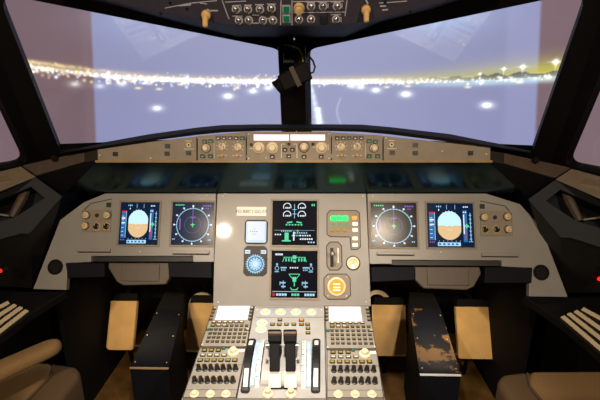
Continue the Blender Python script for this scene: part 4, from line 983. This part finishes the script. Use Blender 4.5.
# ------------------------------------------------------------ seats
def cushion(pts, z0, z1, inset, m, name, parent, iv):
    n = len(pts); m_ = MB()
    c = sum((Vector(p) for p in pts), Vector((0, 0)))/n
    m_.prism(pts, z0, z1); m_.xf(iv)
    o = obj(name, m_, m, parent, bev=inset, seg=5, smooth=True); return o
for s, side in ((-1, 'left'), (1, 'right')):
    t = thing('pilot_seat', ('tan fabric pilot seat with raised armrest at the lower left' if s < 0 else 'tan fabric pilot seat cushion with darker bolster at the lower right'), 'seat', Matrix.Translation((s*.98, .9, 0)), 'tan pilot seats'); iv = t.matrix_world.inverted()
    zt = .50
    def gz(u, v, z): d = ray(u, v); k = (z-CAM.z)/d.z; return CAM+d*k
    if s < 0:
        c1 = gz(79, 384, zt); c0 = gz(70, 366, zt); c2 = gz(40, 366, zt)
        xi = -.705; yf = 1.235
    else:
        xi = .655; yf = gz(560, 371, zt+.04).y
    pts = [(xi, .45), (xi, yf-.05), (xi+s*.03, yf-.012), (xi+s*.09, yf), (xi+s*.48, yf+.01), (xi+s*.55, yf-.05), (xi+s*.56, .45)]
    ztp = zt if s < 0 else zt+.04
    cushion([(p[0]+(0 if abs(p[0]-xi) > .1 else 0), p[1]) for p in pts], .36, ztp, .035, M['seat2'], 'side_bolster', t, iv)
    pi = [(xi+s*.12, .46), (xi+s*.085, yf-.07), (xi+s*.12, yf-.01), (xi+s*.47, yf), (xi+s*.47, .46)]
    cushion(pi, .40, ztp+.012, .02, M['seat'], 'seat_cushion', t, iv)
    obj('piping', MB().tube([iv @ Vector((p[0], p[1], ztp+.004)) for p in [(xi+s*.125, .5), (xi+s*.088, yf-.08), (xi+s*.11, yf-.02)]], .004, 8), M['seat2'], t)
    cushion([(xi+s*.06, .4), (xi+s*.5, .4), (xi+s*.5, .5), (xi+s*.06, .5)], .45, 1.05, .03, M['seat'], 'backrest', t, iv)
    obj('seat_base', MB().box(xi+s*.12, .5, .0, xi+s*.45, 1.05, .37).xf(iv), M['matt'], t)
    if s < 0:
        e0 = gz(46, 352, .655); e1 = gz(2, 372, .655)
        dr = (e1-e0); dr.z = 0; dr.normalize(); sd = Vector((-dr.y, dr.x, 0))
        if sd.x > 0: sd = -sd
        a = e0+Vector((.0, .0, 0)); 
        ar = MB(); P0 = a+sd*.03-dr*.01; L2 = .45
        pr = []
        for k in range(9): th = R(-90+22.5*k); pr.append(P0-dr*(.045*math.cos(th))+sd*(.033*math.sin(th)))
        pr += [P0+dr*L2+sd*.040, P0+dr*L2-sd*.040]
        m_ = MB(); m_.loft([Vector((p.x, p.y, .622)) for p in pr], [Vector((p.x, p.y, .664)) for p in pr]); m_.xf(iv); armo = obj('armrest', m_, M['seat'], t, bev=.018, seg=4, smooth=True)
        q0 = P0+dr*.2; obj('armrest_support', MB().tube([iv @ Vector((q0.x, q0.y, .62)), iv @ Vector((q0.x-.05, q0.y, .40))], .018), M['matt'], armo)

# ------------------------------------------------------------ camera device hanging on the centre post
t = thing('post_camera', 'dark brown camera strapped to the centre window post with looping cables', 'camera', Matrix.Translation(pw(293, 76, 1.60))); iv = t.matrix_world.inverted()
pa = pw(281, 84, 1.60); pb = pw(309, 70, 1.60); d = (pb-pa).normalized(); up = Vector((0, 0, 1)); n = d.cross(Vector((0, 1, 0))).normalized(); n = n if n.z > 0 else -n
hw = .030; q = [pa-n*hw, pb-n*.034, pb+n*.034, pa+n*hw]; bd = MB().loft([p+Vector((0, -.03, 0)) for p in q], [p+Vector((0, .04, 0)) for p in q]); bd.xf(iv)
DK = mat('dark brown plastic', (8, 6, 5), .6, var=.2, spec=.15)
bdo = obj('body', bd, DK, t, bev=.006)
obj('lens', MB().tube([iv @ (pa+d*.01), iv @ (pa-d*.006-n*.004), iv @ (pa-d*.022-n*.008)], [.026, .026, .030], 20), M['matt'], bdo)
obj('mount_arm', MB().tube([iv @ pw(298, 68, 1.62), iv @ pw(296, 55, 1.66), iv @ pw(295, 44, 1.68)], .012), M['black'], t)
obj('clamp', MB().box(-.035, -.02, -.02, .035, .05, .02).xf(iv @ Matrix.Translation(pw(293, 58, 1.66))), M['black'], t, bev=.004)
obj('strap', MB().loft([iv @ (pa.lerp(pb, .45)-n*.036+Vector((0, -.032, 0))), iv @ (pa.lerp(pb, .6)-n*.036+Vector((0, -.032, 0))), iv @ (pa.lerp(pb, .6)+n*.037+Vector((0, -.032, 0))), iv @ (pa.lerp(pb, .45)+n*.037+Vector((0, -.032, 0)))],
    [iv @ (pa.lerp(pb, .45)-n*.036+Vector((0, .042, 0))), iv @ (pa.lerp(pb, .6)-n*.036+Vector((0, .042, 0))), iv @ (pa.lerp(pb, .6)+n*.037+Vector((0, .042, 0))), iv @ (pa.lerp(pb, .45)+n*.037+Vector((0, .042, 0)))]), M['brown'], t)
obj('black_cable', MB().tube([iv @ pw(u, v, 1.59) for u, v in ((303, 54), (309, 56), (313, 61), (315, 67), (313.5, 72), (309, 74))], .0035, 8), M['black'], t)
obj('yellow_cable', MB().tube([iv @ pw(u, v, 1.62) for u, v in ((284, 44.5), (289, 45.5), (294, 46.5), (299, 49), (302, 55), (303, 62))], .003, 8), M['yellow'], t, )
